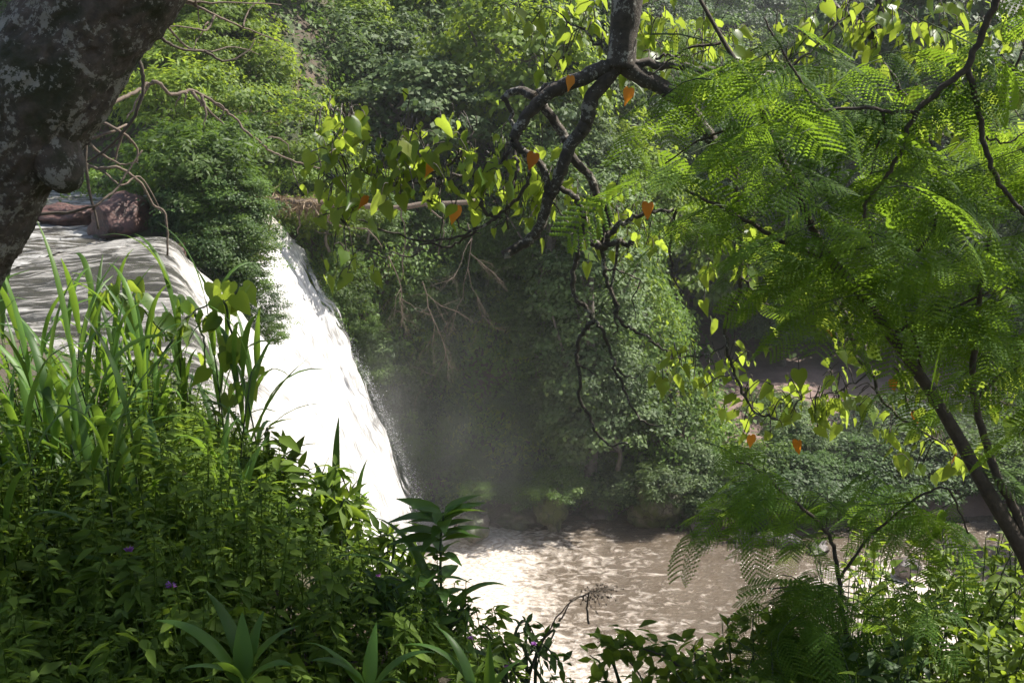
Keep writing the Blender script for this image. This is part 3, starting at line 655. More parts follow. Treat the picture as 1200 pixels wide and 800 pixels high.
for i in range(260):
    p = hit(cr.uniform(330, 1000), cr.uniform(-10, 330))
    if p is None or p[1] < 42: continue
    s = 1.0 + .7 * cr.rand(); nb += 1
    if nb > 110: break
    tree(['bush0', 'bush1', 'lance0'][cr.randint(3)], (p[0], p[1], p[2] - .5 * s), (s, s, s * (.9 + .5 * cr.rand())), cr.rand() * 6.28, ['grey', 'mid', 'grey', 'bright'][cr.randint(4)],
         'shrub filling a gap between trees of the far hillside', 'shrub', 'shrubs between the trees of the far hillside', 'hillside_shrub')
for x, y, s, lb in [(26, 49, 1.6, 'big tree on the right behind the shaded earth bank'), (30, 38, 1.6, 'large unseen tree farthest right, added to shade the misty bank'), (19, 52, 1.8, 'tall dark tree behind the reddish earth bank'), (11.5, 51, 1.4, 'tree standing left behind the reddish earth bank'), (29, 47, 1.8, 'high unseen tree past the right edge, added to shade the earth bank'), (24, 33, 1.3, 'unseen tree on the right shore, added to shade the earth bank')]:
    k = ['round0', 'tall0', 'round1'][cr.randint(3)]; tree(k, (x, y, tz(x, y) + BASE[k] * s * .35 - .3), (s, s, s * 1.15), cr.rand() * 6.28, 'dark', lb)  # trees added on the right, tall enough to cast shade over the earth bank
for i in range(16):
    p = hit(cr.uniform(385, 640), cr.uniform(240, 330))
    if p is None or p[1] > 44: continue
    L = 1.6 + 3.2 * cr.rand(); t = thing('hanging_vine', p, 'leafy vine hanging down the shaded cliff face', 'vine', 'vines hanging down the cliff'); g = Geo(); lf = Geo(); T, TF = L_quad(.36)
    for k in range(4):
        o = cr.normal(size=3) * [.25, .1, .1]; q = spline([o + [0, 0, .3], o + [cr.normal() * .1, -.45, -.2], o + [cr.normal() * .25, -.6 - .1 * cr.rand(), -L * (.5 + .5 * cr.rand())]], 6); g.add(*tube(q, .012, 4, 0)); n = 130; kk = cr.randint(len(q), size=n)
        lf.add(*scatter(T, TF, q[kk] + cr.normal(size=(n, 3)) * [.12, .10, .16], np.c_[cr.normal(size=(n, 2)), -np.ones(n)], cr.normal(size=(n, 3)) + [.3, -.6, .6], .09 + .07 * cr.rand(n), np.clip(cr.rand(n), 0, .9)))
    link('stems', g.mesh('stems'), BARK['forest'], t); link('foliage', lf.mesh('foliage'), LEAF[['mid', 'grey', 'bright'][i % 3]], t)
# --- undergrowth: leaves all over the cliff and the hillside floor
def cover(name, ok, n, leaf, mat, label, lift=.35, seed=5, wid=.32, hang=.3):
    r = np.random.RandomState(seed); V = np.stack([GX, GY, GZ], -1); a, b, c, d = V[:-1, :-1], V[:-1, 1:], V[1:, 1:], V[1:, :-1]
    area = np.linalg.norm(np.cross(c - a, d - b), axis=-1) * .5; mid = (a + b + c + d) / 4; dist = np.maximum(20, mid[..., 1])
    w = (area * ok(mid[..., 0], mid[..., 1], mid[..., 2]) * (30 / dist) ** 1.3).ravel(); i = r.choice(len(w), n, p=w / w.sum())
    u, v = r.rand(n, 1), r.rand(n, 1); A, B, C, D = [q.reshape(-1, 3)[i] for q in (a, b, c, d)]
    pos = A * (1 - u) * (1 - v) + B * u * (1 - v) + C * u * v + D * (1 - u) * v
    nr = unit(np.cross(B - A, D - A)); cl = noise3(pos * .9 + 5, 3) * .5 + .5
    pos = pos + nr * (lift * cl * 2 * r.rand(n))[:, None]
    nn = unit(nr + [0, 0, .5] + r.normal(size=(n, 3)) * .5); ax = np.cross(nn, rdir(n, r)); ax[:, 2] -= hang
    T, TF = L_quad(wid); sz = leaf * (.5 + r.rand(n)) * np.clip(pos[:, 1] / 36, .8, 2.6)
    tint = np.clip(noise3(pos * .5, 8) * .35 + .35 + r.rand(n) * .3, 0, .9)
    V, Fs, tn = scatter(T, TF, pos, ax, nn, sz, tint)
    tag(link(name, make_mesh(name, V, Fs, tn), LEAF[mat]), label, 'undergrowth', kind='stuff')
vis = lambda x, y: (np.abs(x) < .56 * y + 3)
cover('cliff_greenery', lambda x, y, z: vis(x, y) * (x < 7.5) * (x > -6.2) * (y > 31.5) * (y < 45) * (z > -.3), 80000, .13, 'mid', 'shaded creepers and ferns covering the cliff behind the waterfall', .8, 5)
cover('cliff_ferns', lambda x, y, z: vis(x, y) * (x < 7.5) * (x > -6.2) * (y > 31.5) * (y < 45) * (z > .1) * (n2(x, z * .5 + y, .55, 3, 4) > .08), 9000, .30, 'bright', 'patches of broad-leaved ferns on the shaded cliff', .6, 15, .16, .6)
cover('undergrowth', lambda x, y, z: vis(x, y) * (((x <= -6.2) & (y > 31)) | ((x > -6.2) & (y >= 45) & (x < 8)) | ((x >= 8) & (y > 49)) | ((x >= 5.5) & (x < 9) & (y > 34.5))) * (y < 150), 170000, .19, 'mid', 'dense leafy undergrowth between the trees of the hillside', .7, 6)
cover('far_forest', lambda x, y, z: (y > 160) * (y < 900) * (x > 20) * (x < .62 * y) * np.maximum(0, x / y - .1), 26000, .34, 'grey', 'far wooded mountain side beyond the valley in blue haze', 3.0, 9)

# ================================================================== NEAR THINGS
def taper(n, a, b): return np.linspace(a, b, n)
def twig_fan(g, p, d, L, r, depth, rr, droop=.15, spread=.6, n=4):
    """a bare branching twig"""
    k = 5; pts = [np.array(p, float)]; d = unit(d)
    for i in range(k):
        d = unit(d + rr.normal(size=3) * .22 + np.array([0, 0, -droop * .3])); pts.append(pts[-1] + d * L / k)
    g.add(*tube(pts, taper(k + 1, r, r * .45), 4, .05))
    if depth > 0:
        for j in range(n):
            i = 1 + rr.randint(k); twig_fan(g, pts[i], unit(d + rr.normal(size=3) * spread), L * (.45 + .3 * rr.rand()), r * .5, depth - 1, rr, droop, spread, n)

# ---- the leaning lichen-covered tree on the left
base = P(-150, 905, 3.0); base[2] = tz(base[0], base[1])
lt = thing('leaning_tree', base, 'thick leaning tree trunk with white lichen and dark moss in the top left corner', 'tree')
ctl = [(-150, 930, 3.0), (-135, 700, 3.0), (-108, 480, 3.0), (-72, 300, 3.0), (-22, 215, 3.0), (40, 118, 3.0), (97, 33, 3.02), (160, -52, 3.05), (250, -180, 3.1), (380, -340, 3.2), (520, -520, 3.4)]
pth = pxpath(ctl, 12); rad = np.interp(np.arange(len(pth)), [0, 30, 48, 60, 75, 90, len(pth)], [.21, .172, .166, .163, .160, .15, .10])
rad = rad * (1 + .05 * np.sin(np.arange(len(pth)) * .33))
rad = np.interp(np.linspace(0, len(pth) - 1, 360), np.arange(len(pth)), rad); pth0 = pth; pth = np.stack([np.interp(np.linspace(0, len(pth0) - 1, 360), np.arange(len(pth0)), pth0[:, k]) for k in range(3)], -1)
V, Fs = tube(pth, rad, 140, .13); tl = np.repeat(np.arange(360) * .05, 140); an = np.tile(np.arange(140) / 140 * 6.283, 360); bq = np.stack([np.cos(an) * 3.2, np.sin(an) * 3.2, tl * 1.4], -1)
V = V + (.011 * (1 - 2 * np.abs(fbm(bq * 1.5, 4, 3))) + .006 * fbm(bq * 5, 3, 6))[:, None] * unit(V - np.repeat(pth, 140, 0)); pth = pth0
link('trunk', make_mesh('trunk', V - base, Fs, None, True), BARK['lichen'], lt)
g = Geo(); kp = pxpath([(45, 145, 2.98), (60, 176, 2.95), (74, 202, 2.93), (86, 224, 2.93)], 5); g.add(*tube(kp - base, np.interp(np.arange(len(kp)), [0, 6, 11, len(kp) - 2, len(kp) - 1], [.07, .072, .058, .036, .018]), 28, .22))
link('branch_stub', g.mesh('branch_stub', True), BARK['lichen'], lt)
g = Geo(); lr = np.random.RandomState(5); top = pth[-1]
ends = [np.array([2.2 + 2.0 * (lr.rand() - .5) * 2.0, 2.7 + 1.6 * (lr.rand() - .5) * 2, 15.5 + 1.4 * lr.rand()]) for _ in range(34)]
for e in ends:
    q = spline([pth[-1 - lr.randint(14)], (top + e) / 2 + lr.normal(size=3) * .2, e], 5); g.add(*tube(q, taper(len(q), .045, .008), 5, .1))
link('limbs', (lambda m: (m.transform(__import__('mathutils').Matrix.Translation(tuple(-base))), m)[1])(g.mesh('limbs', True)), BARK['dark'], lt)
n = 9000; k = lr.randint(len(ends), size=n); E = np.array(ends)[k]; pos = E + lr.normal(size=(n, 3)) * [.42, .42, .28]
T, TF = L_lance(.22, .2, 3); V, Fs, tn = scatter(T, TF, pos, np.c_[lr.normal(size=(n, 2)), lr.normal(size=n) * .5 - .5], rdir(n, lr) + [0, 0, 1.0], .11 + .05 * lr.rand(n), lr.rand(n) * .9)
link('crown', make_mesh('crown', V - base, Fs, tn), LEAF['mid'], lt)

# ---- dead branches behind the trunk
def strokes(name, label, cat, lst, mat, jit=.008, n=6):
    g = Geo(); p0 = None
    for pts, w0, w1 in lst:
        p = stroke(g, pts, w0, w1, 6, jit, n)
        if p0 is None: p0 = p[0]
    o = link(name, g.mesh(name, True), BARK[mat]); return tag(o, label, cat)
strokes('dead_branch', 'pale bare twigs fanning out at the top beside the leaning trunk', 'branch', [
    ([(180, -12, 9), (214, 0, 9.2), (252, 18, 9.4), (285, 32, 9.7), (328, 49, 10)], 5, 1.5), ([(214, 0, 9.2), (240, 3, 9.3), (290, 4, 9.5), (330, 6, 9.8)], 4, 1.2),
    ([(252, 18, 9.4), (243, 35, 9.3), (228, 33, 9.2), (196, 30, 9)], 4, 1.5), ([(243, 25, 9.4), (232, 45, 9.3), (226, 60, 9.2)], 3, 1), ([(228, -5, 9.2), (232, 14, 9.3), (233, 30, 9.3)], 3, 1),
    ([(196, 30, 9), (218, 55, 9.2), (248, 60, 9.4), (275, 55, 9.6), (305, 64, 9.9)], 3.5, 1), ([(285, 32, 9.7), (290, 15, 9.8), (304, 0, 9.9)], 3, 1)], 'twig')
strokes('dead_branch', 'dark drooping twig curving over the pale twigs at the top left', 'branch', [
    ([(170, 28, 8), (190, 45, 8), (215, 58, 8.2), (240, 60, 8.3)], 6, 3), ([(240, 60, 8.3), (265, 72, 8.4), (288, 62, 8.5), (300, 45, 8.6)], 4, 1.5), ([(160, 60, 8), (168, 90, 8), (166, 115, 8), (152, 145, 8), (128, 172, 8), (103, 190, 8)], 6, 3.5)], 'dark')
strokes('fallen_limb', 'long bent dead limb with hanging roots across the sunlit bushes', 'branch', [
    ([(95, 150, 21), (122, 128, 21), (150, 112, 21.5), (172, 99, 22), (186, 98, 22), (200, 110, 22.5), (226, 106, 23), (250, 120, 23.5), (272, 135, 24), (290, 155, 24), (306, 168, 24.5), (322, 180, 25), (347, 189, 25.5), (386, 199, 26)], 6.5, 2.2),
    ([(225, 108, 23), (240, 125, 23), (262, 145, 23.3)], 6, 2), ([(236, 112, 23), (242, 130, 23), (239, 148, 23)], 5, 1.5), ([(250, 120, 23.5), (262, 126, 23.5), (258, 140, 23.5)], 4, 1.5), ([(306, 168, 24.5), (318, 160, 24.5), (336, 168, 25), (340, 180, 25)], 3, 1),
    ([(175, 100, 22), (160, 118, 22), (150, 140, 21.8)], 5, 2), ([(212, 108, 22.8), (205, 124, 22.8)], 4, 1), ([(218, 108, 22.8), (215, 126, 22.8)], 4, 1)], 'twig', .03)
strokes('dead_branch', 'tangle of pale leaning sticks just right of the leaning trunk', 'branch', [
    ([(60, 162, 10), (92, 165, 10), (130, 155, 10), (148, 146, 10.2)], 6, 3), ([(148, 146, 10.2), (140, 168, 10.2), (134, 190, 10.2)], 5, 3), ([(80, 140, 10), (115, 142, 10), (142, 155, 10), (160, 172, 10.2), (160, 190, 10.2)], 6, 2.5),
    ([(85, 186, 10), (120, 200, 10), (142, 217, 10), (165, 208, 10.2), (190, 250, 10.4)], 4, 2), ([(98, 155, 10), (112, 175, 10), (140, 192, 10.2), (160, 190, 10.2)], 5, 2),
    ([(115, 198, 10), (140, 197, 10), (165, 215, 10.2), (180, 240, 10.3), (194, 252, 10.3), (196, 300, 10.3)], 4.5, 3)], 'twig')
strokes('dead_branch', 'dark upright stick crossing an arched twig over the river', 'branch', [
    ([(110, 110, 9), (100, 165, 9), (104, 220, 9), (116, 268, 9)], 7, 3), ([(20, 268, 9), (45, 251, 9), (80, 249, 9), (112, 240, 9), (135, 222, 9.2), (150, 200, 9.3), (166, 176, 9.4)], 5, 2.5)], 'dark')
strokes('fallen_log', 'whitish fallen log spanning the gorge above the second fall', 'log', [
    ([(278, 232, 29.5), (310, 235, 29.7), (345, 236, 29.9), (395, 241, 30.2), (440, 243, 30.5), (490, 240, 30.8), (560, 236, 31.2)], 12, 7),
    ([(345, 237, 29.9), (352, 252, 29.9), (349, 275, 29.9)], 4, 1.5), ([(382, 241, 30.1), (388, 262, 30.1), (430, 270, 30.2), (450, 290, 30.2)], 3.5, 1.2), ([(312, 236, 29.7), (318, 255, 29.6), (308, 300, 29.4), (316, 326, 29.3)], 4, 1.5),
    ([(470, 243, 30.6), (474, 275, 30.6), (470, 330, 30.6)], 2.5, 1), ([(500, 240, 30.8), (520, 262, 30.8), (514, 300, 30.8)], 2.5, 1)], 'twig', .06, 8)
g = Geo(); r_ = np.random.RandomState(8); n = 900; q = pxpath([(280, 231, 29.5), (310, 234, 29.7), (345, 235, 29.9), (392, 240, 30.2)], 40); kk = r_.randint(len(q), size=n)
T, TF = L_lance(.05, .5, 3); V, Fs, tn = scatter(T, TF, q[kk] + r_.normal(size=(n, 3)) * .07, np.c_[r_.normal(size=(n, 2)) * .6, -.8 + r_.normal(size=n) * .6], rdir(n, r_), .18 + .3 * r_.rand(n), r_.rand(n) * .9); g.add(V, Fs, tn)
tag(link('dry_grass', g.mesh('dry_grass'), LEAF['straw']), 'dry brown grass and moss hanging from the left end of the fallen log', 'dry grass', kind='stuff')
for (px, py, Y, dx, L, sd, lb) in [(548, 262, 31.5, -.1, 2.2, 3, 'fan of fine pale dead twigs hanging against the dark cliff'), (455, 300, 31.6, .5, 1.7, 4, 'bare dead twigs hanging left on the cliff near the white water'), (495, 330, 32.2, .35, 2.0, 6, 'lowest dead twigs trailing down the shaded cliff')]:
    g = Geo(); rr = np.random.RandomState(sd); twig_fan(g, P(px, py, Y), np.array([dx, 0, -.9]), L, .022, 3, rr, .2, .42, 4)
    tag(link('dead_branch', g.mesh('dead_branch', True), BARK['twig']), lb, 'branch')

# ---- the heart-leaved tree whose bough hangs in from above
HY = 5.0
base = np.array([5.2, 8.6, tz(5.2, 8.6)])
ht = thing('heart_leaved_tree', base, 'crooked tree with lichen-spotted boughs and hanging heart-shaped leaves in the middle', 'tree')
def part(name, lst, mat, parent, base, jit=.006, n=8, bump=.12, k=7):
    g = Geo()
    for pts, w0, w1 in lst: stroke(g, [(q[0], q[1], q[2] if len(q) > 2 else HY) for q in pts], w0, w1, k, jit, n, bump)
    me = g.mesh(name, True); c = np.zeros(len(me.vertices) * 3, np.float32); me.vertices.foreach_get('co', c); me.vertices.foreach_set('co', (c.reshape(-1, 3) - base).astype(np.float32).ravel())
    return link(name, me, BARK[mat], parent)
g = Geo(); q = spline([base + [0, 0, -.3], base + [-.1, -.2, 3], base + [-1.2, -1.6, 6.2], P(900, -420, 6.0), P(762, -300, 5.4), P(745, -110, 5.1), P(735, 0, 5.0), P(731, 38, 5.0), P(728, 80, 5.0)], 8)
g.add(*tube(q - base, np.interp(np.arange(len(q)), [0, 16, 40, 56, len(q) - 1], [.20, .16, .075, .062, .066]), 20, .12)); link('trunk', g.mesh('trunk', True), BARK['bough'], ht)
part('bough', [([(728, 74), (700, 84), (670, 97), (643, 110), (622, 130), (610, 146), (600, 163)], 25, 14), ([(600, 163), (610, 175), (631, 189), (640, 210), (641, 226)], 13, 9),
               ([(625, 113, 5.02), (615, 107, 5.1), (600, 108, 5.15), (589, 116, 5.15)], 14, 9)], 'bough', ht, base)
part('bough', [([(726, 76), (710, 92), (694, 114), (688, 136), (683, 152), (670, 168), (660, 193), (650, 218), (643, 231), (634, 262), (621, 281), (604, 292), (590, 299)], 23, 13)], 'bough', ht, base)
part('bough', [([(726, 74), (748, 88), (778, 104), (806, 126), (826, 152), (842, 176), (858, 192)], 28, 15), ([(852, 190), (872, 183), (900, 174), (935, 168), (975, 172, 5.2)], 17, 10)], 'bough', ht, base)
part('bough', [([(625, 111, 5.1), (640, 129, 5.1), (655, 150, 5.1), (665, 168, 5.1), (674, 190, 5.1), (691, 207, 5.1), (700, 232, 5.1), (715, 249, 5.1), (711, 268, 5.1), (706, 292, 5.1)], 14, 10),
               ([(640, 129, 5.1), (632, 112, 5.1), (640, 103, 5.1), (660, 98, 5.05)], 11, 13)], 'bough', ht, base)
tw = [([(589, 115, 5.15), (599, 132, 5.15), (601, 152, 5.15), (603, 182, 5.1), (607, 201), (600, 222), (594, 245), (594, 268)], 7, 3),
      ([(610, 176), (620, 200), (607, 231), (580, 256), (550, 271), (500, 282), (455, 272), (420, 258)], 7, 2),
      ([(560, 268), (530, 290, 5.1), (500, 284, 5.1), (480, 300, 5.2), (455, 296, 5.2), (452, 312, 5.2)], 4, 1.5),
      ([(600, 172), (582, 196), (570, 206), (537, 205), (510, 202), (492, 190), (486, 181), (470, 176), (456, 178)], 6, 3), ([(456, 180), (440, 165), (420, 150), (402, 133), (385, 128)], 4, 1.5),
      ([(537, 205), (520, 208), (500, 212), (480, 214), (444, 208), (420, 199), (405, 205), (395, 215)], 4, 1.5), ([(470, 214), (450, 230), (420, 240), (405, 262)], 2.5, 1),
      ([(492, 218), (500, 232), (520, 240), (537, 250), (540, 268), (564, 271)], 4, 2), ([(570, 206), (565, 235), (570, 250), (585, 256)], 7, 4), ([(518, 206), (515, 235), (520, 250)], 4, 2),
      ([(520, 200), (540, 178), (555, 150), (560, 135)], 4, 1.5), ([(582, 196), (578, 180), (585, 165)], 4, 2), ([(500, 190), (490, 160), (470, 150)], 3, 1),
      ([(655, 221), (676, 234), (684, 250), (684, 270), (679, 290), (673, 314), (674, 345), (686, 360), (697, 375)], 9, 6), ([(697, 375), (686, 384), (679, 400), (677, 425), (680, 466), (690, 485), (698, 503), (714, 521), (735, 518)], 7, 3),
      ([(697, 376), (708, 388), (717, 415), (722, 435), (730, 452), (737, 469), (748, 489), (760, 496), (777, 500)], 6, 2), ([(677, 425), (688, 434), (700, 438)], 3, 1), ([(724, 432), (735, 442), (750, 440)], 4, 1.5),
      ([(706, 285), (707, 321), (721, 348), (724, 372), (735, 384), (751, 391), (768, 402), (782, 412)], 7, 3), ([(722, 284), (719, 330), (722, 370), (720, 395)], 5, 2), ([(707, 312), (735, 320), (750, 330), (742, 350), (745, 378)], 3, 1.2),
      ([(690, 284), (705, 288), (722, 284), (742, 286)], 11, 8), ([(712, 283), (720, 268), (735, 258), (760, 250), (790, 245)], 9, 5), ([(790, 245), (786, 290), (790, 325), (800, 342)], 5, 2),
      ([(640, 215), (652, 240), (668, 262), (690, 270), (700, 285)], 3, 1.5), ([(600, 230), (590, 260), (575, 268)], 2, 1),
      ([(735, 76), (780, 76), (815, 81), (850, 85), (880, 90), (920, 86, 5.3)], 13, 6), ([(770, 70), (782, 64), (800, 66), (830, 60)], 4, 2), ([(720, 60), (700, 52), (690, 40), (672, 30), (655, 15)], 5, 2),
      ([(858, 180, 5.2), (866, 250, 5.2), (867, 338, 5.2), (852, 368, 5.2), (851, 405, 5.2), (859, 439, 5.2), (874, 466, 5.2), (888, 483, 5.2), (911, 491, 5.2)], 8, 3), ([(851, 405, 5.2), (830, 415, 5.2), (800, 418, 5.2), (775, 430, 5.2)], 3, 1.2), ([(867, 320, 5.2), (885, 345, 5.2), (915, 365, 5.2), (945, 372, 5.3)], 4, 1.5),
      ([(985, 350, 5.3), (990, 370, 5.3), (1002, 412, 5.3), (1023, 439, 5.3), (1030, 462, 5.3), (1050, 486, 5.3), (1077, 503, 5.3), (1110, 520, 5.3)], 7, 3), ([(1018, 436, 5.3), (1000, 448, 5.3), (970, 462, 5.3), (940, 468, 5.3)], 3, 1.2), ([(1050, 430, 5.3), (1058, 450, 5.3), (1082, 462, 5.3), (1130, 462, 5.3), (1180, 475, 5.3)], 5, 2), ([(1058, 450, 5.3), (1066, 480, 5.3), (1090, 500, 5.3)], 4, 1.5),
      ([(1036, -10, 5.6), (1028, 25, 5.6), (1022, 45, 5.6), (1030, 66, 5.6)], 16, 12), ([(960, -8, 5.6), (985, 14, 5.6), (1005, 26, 5.6), (1022, 46, 5.6)], 9, 11), ([(1030, 64, 5.6), (1060, 110, 5.6), (1080, 150, 5.6), (1096, 176, 5.6)], 7, 3), ([(1096, 160, 5.6), (1140, 150, 5.6), (1160, 120, 5.6), (1200, 60, 5.6)], 6, 4)]
part('twigs', tw, 'bough', ht, base, .014, 6, .1, 6)
# leaves hang in clumps along the twigs
TP = np.concatenate([pxpath([(q[0], q[1], q[2] if len(q) > 2 else HY) for q in pts], 6) for pts, a, b in tw])
zones = [(400, 145, 24, 26, 26), (385, 190, 14, 30, 8), (440, 185, 40, 36, 48), (500, 195, 34, 38, 40), (550, 195, 34, 38, 36), (590, 215, 26, 34, 20), (640, 225, 30, 36, 26), (690, 245, 30, 26, 20), (745, 265, 34, 24, 22), (405, 308, 22, 12, 9), (400, 235, 24, 20, 14),
         (655, 45, 30, 36, 26), (690, 15, 24, 24, 14), (760, 30, 30, 36, 30), (820, 60, 40, 40, 36), (745, 90, 20, 16, 8), (600, 20, 12, 12, 4), (870, 330, 40, 40, 22), (905, 300, 40, 36, 24), (840, 425, 40, 20, 20), (890, 470, 40, 26, 28), (950, 475, 36, 20, 20), (985, 460, 22, 20, 12), (1000, 395, 26, 30, 18), (1060, 470, 44, 30, 26), (1075, 525, 34, 24, 16), (1000, 30, 50, 30, 40), (1100, 40, 50, 40, 46), (1165, 60, 40, 50, 30), (1080, 130, 50, 40, 24), (1160, 150, 40, 40, 20), (930, 60, 40, 40, 26), (780, 425, 20, 14, 8), (1130, 530, 30, 20, 10), (960, 340, 30, 30, 16), (690, 290, 14, 12, 6), (1170, 450, 30, 30, 14)]
hr = np.random.RandomState(21); g = Geo(); pet = Geo(); T, TF = L_heart(); HT = [L_heart(), L_heart(.85, .75, .03), L_heart(1.1, .1, .09), L_heart(.95, -.35, .07)]
for cx, cy, sx, sy, cnt in zones:
    cnt = int(cnt * 1.4); px = cx + hr.normal(size=cnt) * sx * .75; py = cy + hr.normal(size=cnt) * sy * .75; Y = (5.0 if cx < 560 else 5.38) + hr.normal(size=cnt) * .16
    pos = np.array([P(a, b, c) for a, b, c in zip(px, py, Y)])
    az = hr.rand(cnt) * 6.28; nrm = np.c_[np.cos(az), np.sin(az), .35 + .8 * hr.rand(cnt)]
    d = np.c_[hr.normal(size=(cnt, 2)) * .55, -np.ones(cnt)]; d = d - nrm * (np.sum(d * nrm, 1) / np.sum(nrm * nrm, 1))[:, None] * .8
    szs = np.where(hr.rand(cnt) < .3, .05, .084) * (.75 + .55 * hr.rand(cnt)); tts = np.clip(hr.rand(cnt) * .98, 0, .95); wh = hr.randint(4, size=cnt)
    for w_ in range(4):
        m_ = wh == w_
        if m_.any():
            V, Fs, tn = scatter(*HT[w_], pos[m_], d[m_], nrm[m_], szs[m_], tts[m_]); g.add(V - base, Fs, tn)
    for p in pos:
        q = TP[np.argmin(np.sum((TP - p) ** 2, 1))]; L = np.linalg.norm(q - p)
        if L > .2: q = p + np.array([0, 0, .05]) + hr.normal(size=3) * .03; L = .07
        if L > .02:
            mid = (p + q) / 2 + [0, 0, .06 * min(1, L / .2)] + hr.normal(size=3) * .015 * min(1, L * 4)
            pet.add(*tube(spline([q, mid, p], 3) - base, .0022 if L < .12 else .003, 4, 0, False))
link('foliage', g.mesh('foliage', True), LEAF['heart'], ht); link('leaf_stalks', pet.mesh('leaf_stalks'), BARK['bough'], ht)
for px, py in [(534, 250), (505, 198), (626, 188), (760, 246), (737, 112), (428, 238), (668, 98), (1045, 452), (935, 524), (880, 518), (1119, 540), (1073, 490), (970, 385)]:
    p = P(px, py - 8, 4.9 if px < 830 else 5.3); az = hr.normal() * .6 - 1.57
    V, Fs, tn = scatter(T, TF, p[None], np.array([[hr.normal() * .25, 0, -1.0]]), np.array([[math.cos(az), math.sin(az), .3]]), .066 + .02 * hr.rand(), np.array([hr.rand() * .9]))
    tag(link('leaf', make_mesh('leaf', V - base, Fs, tn, True), LEAF['orange'], ht), 'withered orange leaf')

# ---- the feathery-leaved tree on the right
FY = 4.3
base = P(1225, 700, FY); base[2] = tz(base[0], base[1])
ft = thing('feathery_tree', base, 'slender dark tree with fine feathery compound leaves filling the right side', 'tree')
g = Geo(); q = np.vstack([[base + [.03, 0, -.2]], pxpath([(1226, 700, FY), (1196, 640, FY), (1160, 580, FY), (1120, 508, FY), (1086, 452, FY), (1043, 392, FY), (1003, 338, FY), (972, 302, FY), (950, 262, FY), (930, 215, FY + .1), (905, 160, FY + .2), (878, 98, FY + .3), (850, 52, FY + .4), (815, -10, FY + .5)], 8)])
g.add(*tube(q - base, R(np.interp(np.arange(len(q)), [0, 8, 30, 55, 70, len(q)], [27, 20, 14, 11, 8, 4]), q[:, 1]), 14, .08)); link('trunk', g.mesh('trunk', True), BARK['dark'], ft)
def fpart(lst): return part('branch', [([(q[0], q[1], q[2] if len(q) > 2 else FY) for q in pts], a, b) for pts, a, b in lst], 'dark', ft, base, .008, 8, .06, 7)
fb = [([(1212, 668), (1190, 600), (1162, 540), (1142, 470), (1143, 400), (1150, 330), (1165, 250)], 15, 6)], [([(1178, -40, 3.9), (1168, 0, 3.9), (1151, 37, 3.9), (1132, 80, 3.9), (1100, 106, 3.9), (1072, 134, 3.9), (1056, 175, 3.9), (1037, 208, 3.9), (1015, 242, 3.9), (1022, 290, 3.9)], 12, 4),
      ([(1072, 133, 3.9), (1045, 131, 3.9), (1016, 127, 3.9), (962, 129, 3.9), (948, 108, 3.9), (934, 88, 3.9), (911, 52, 3.9), (895, 20, 3.9)], 6, 2.5), ([(1037, 208, 3.9), (1080, 225, 3.9), (1115, 250, 3.9), (1150, 285, 3.9)], 4, 2), ([(1034, 134, 3.9), (1038, 150, 3.9), (1026, 175, 3.9), (1020, 205, 3.9)], 4.5, 2)], \
     [([(1134, 80, 3.9), (1148, 135, 3.9), (1158, 182, 3.9), (1175, 222, 3.9), (1203, 252, 3.9), (1240, 290, 3.9)], 9, 5), ([(1155, 160, 3.9), (1180, 168, 3.9), (1205, 150, 3.9)], 3, 2)], \
     [([(800, 222), (840, 240), (880, 262), (930, 290), (972, 302)], 4, 8), ([(1003, 338), (1040, 320), (1080, 290), (1100, 250)], 8, 3), ([(1043, 392), (1090, 370), (1140, 350), (1200, 330)], 6, 3), ([(1086, 452), (1075, 410), (1060, 370)], 6, 2), ([(1040, 390), (1070, 430), (1090, 470), (1098, 478)], 3, 3), ([(1143, 470), (1170, 440), (1200, 420)], 6, 3),
      ([(878, 98, FY + .3), (910, 90, FY + .3), (950, 60, FY + .3), (990, 20, FY + .3)], 6, 2), ([(901, 160, FY + .2), (870, 150, FY + .2), (830, 160, FY + .2), (780, 190, FY + .2)], 6, 2), ([(846, 50, FY + .4), (800, 60, FY + .4), (760, 90, FY + .4)], 5, 2)]
for lst in fb: fpart(lst)
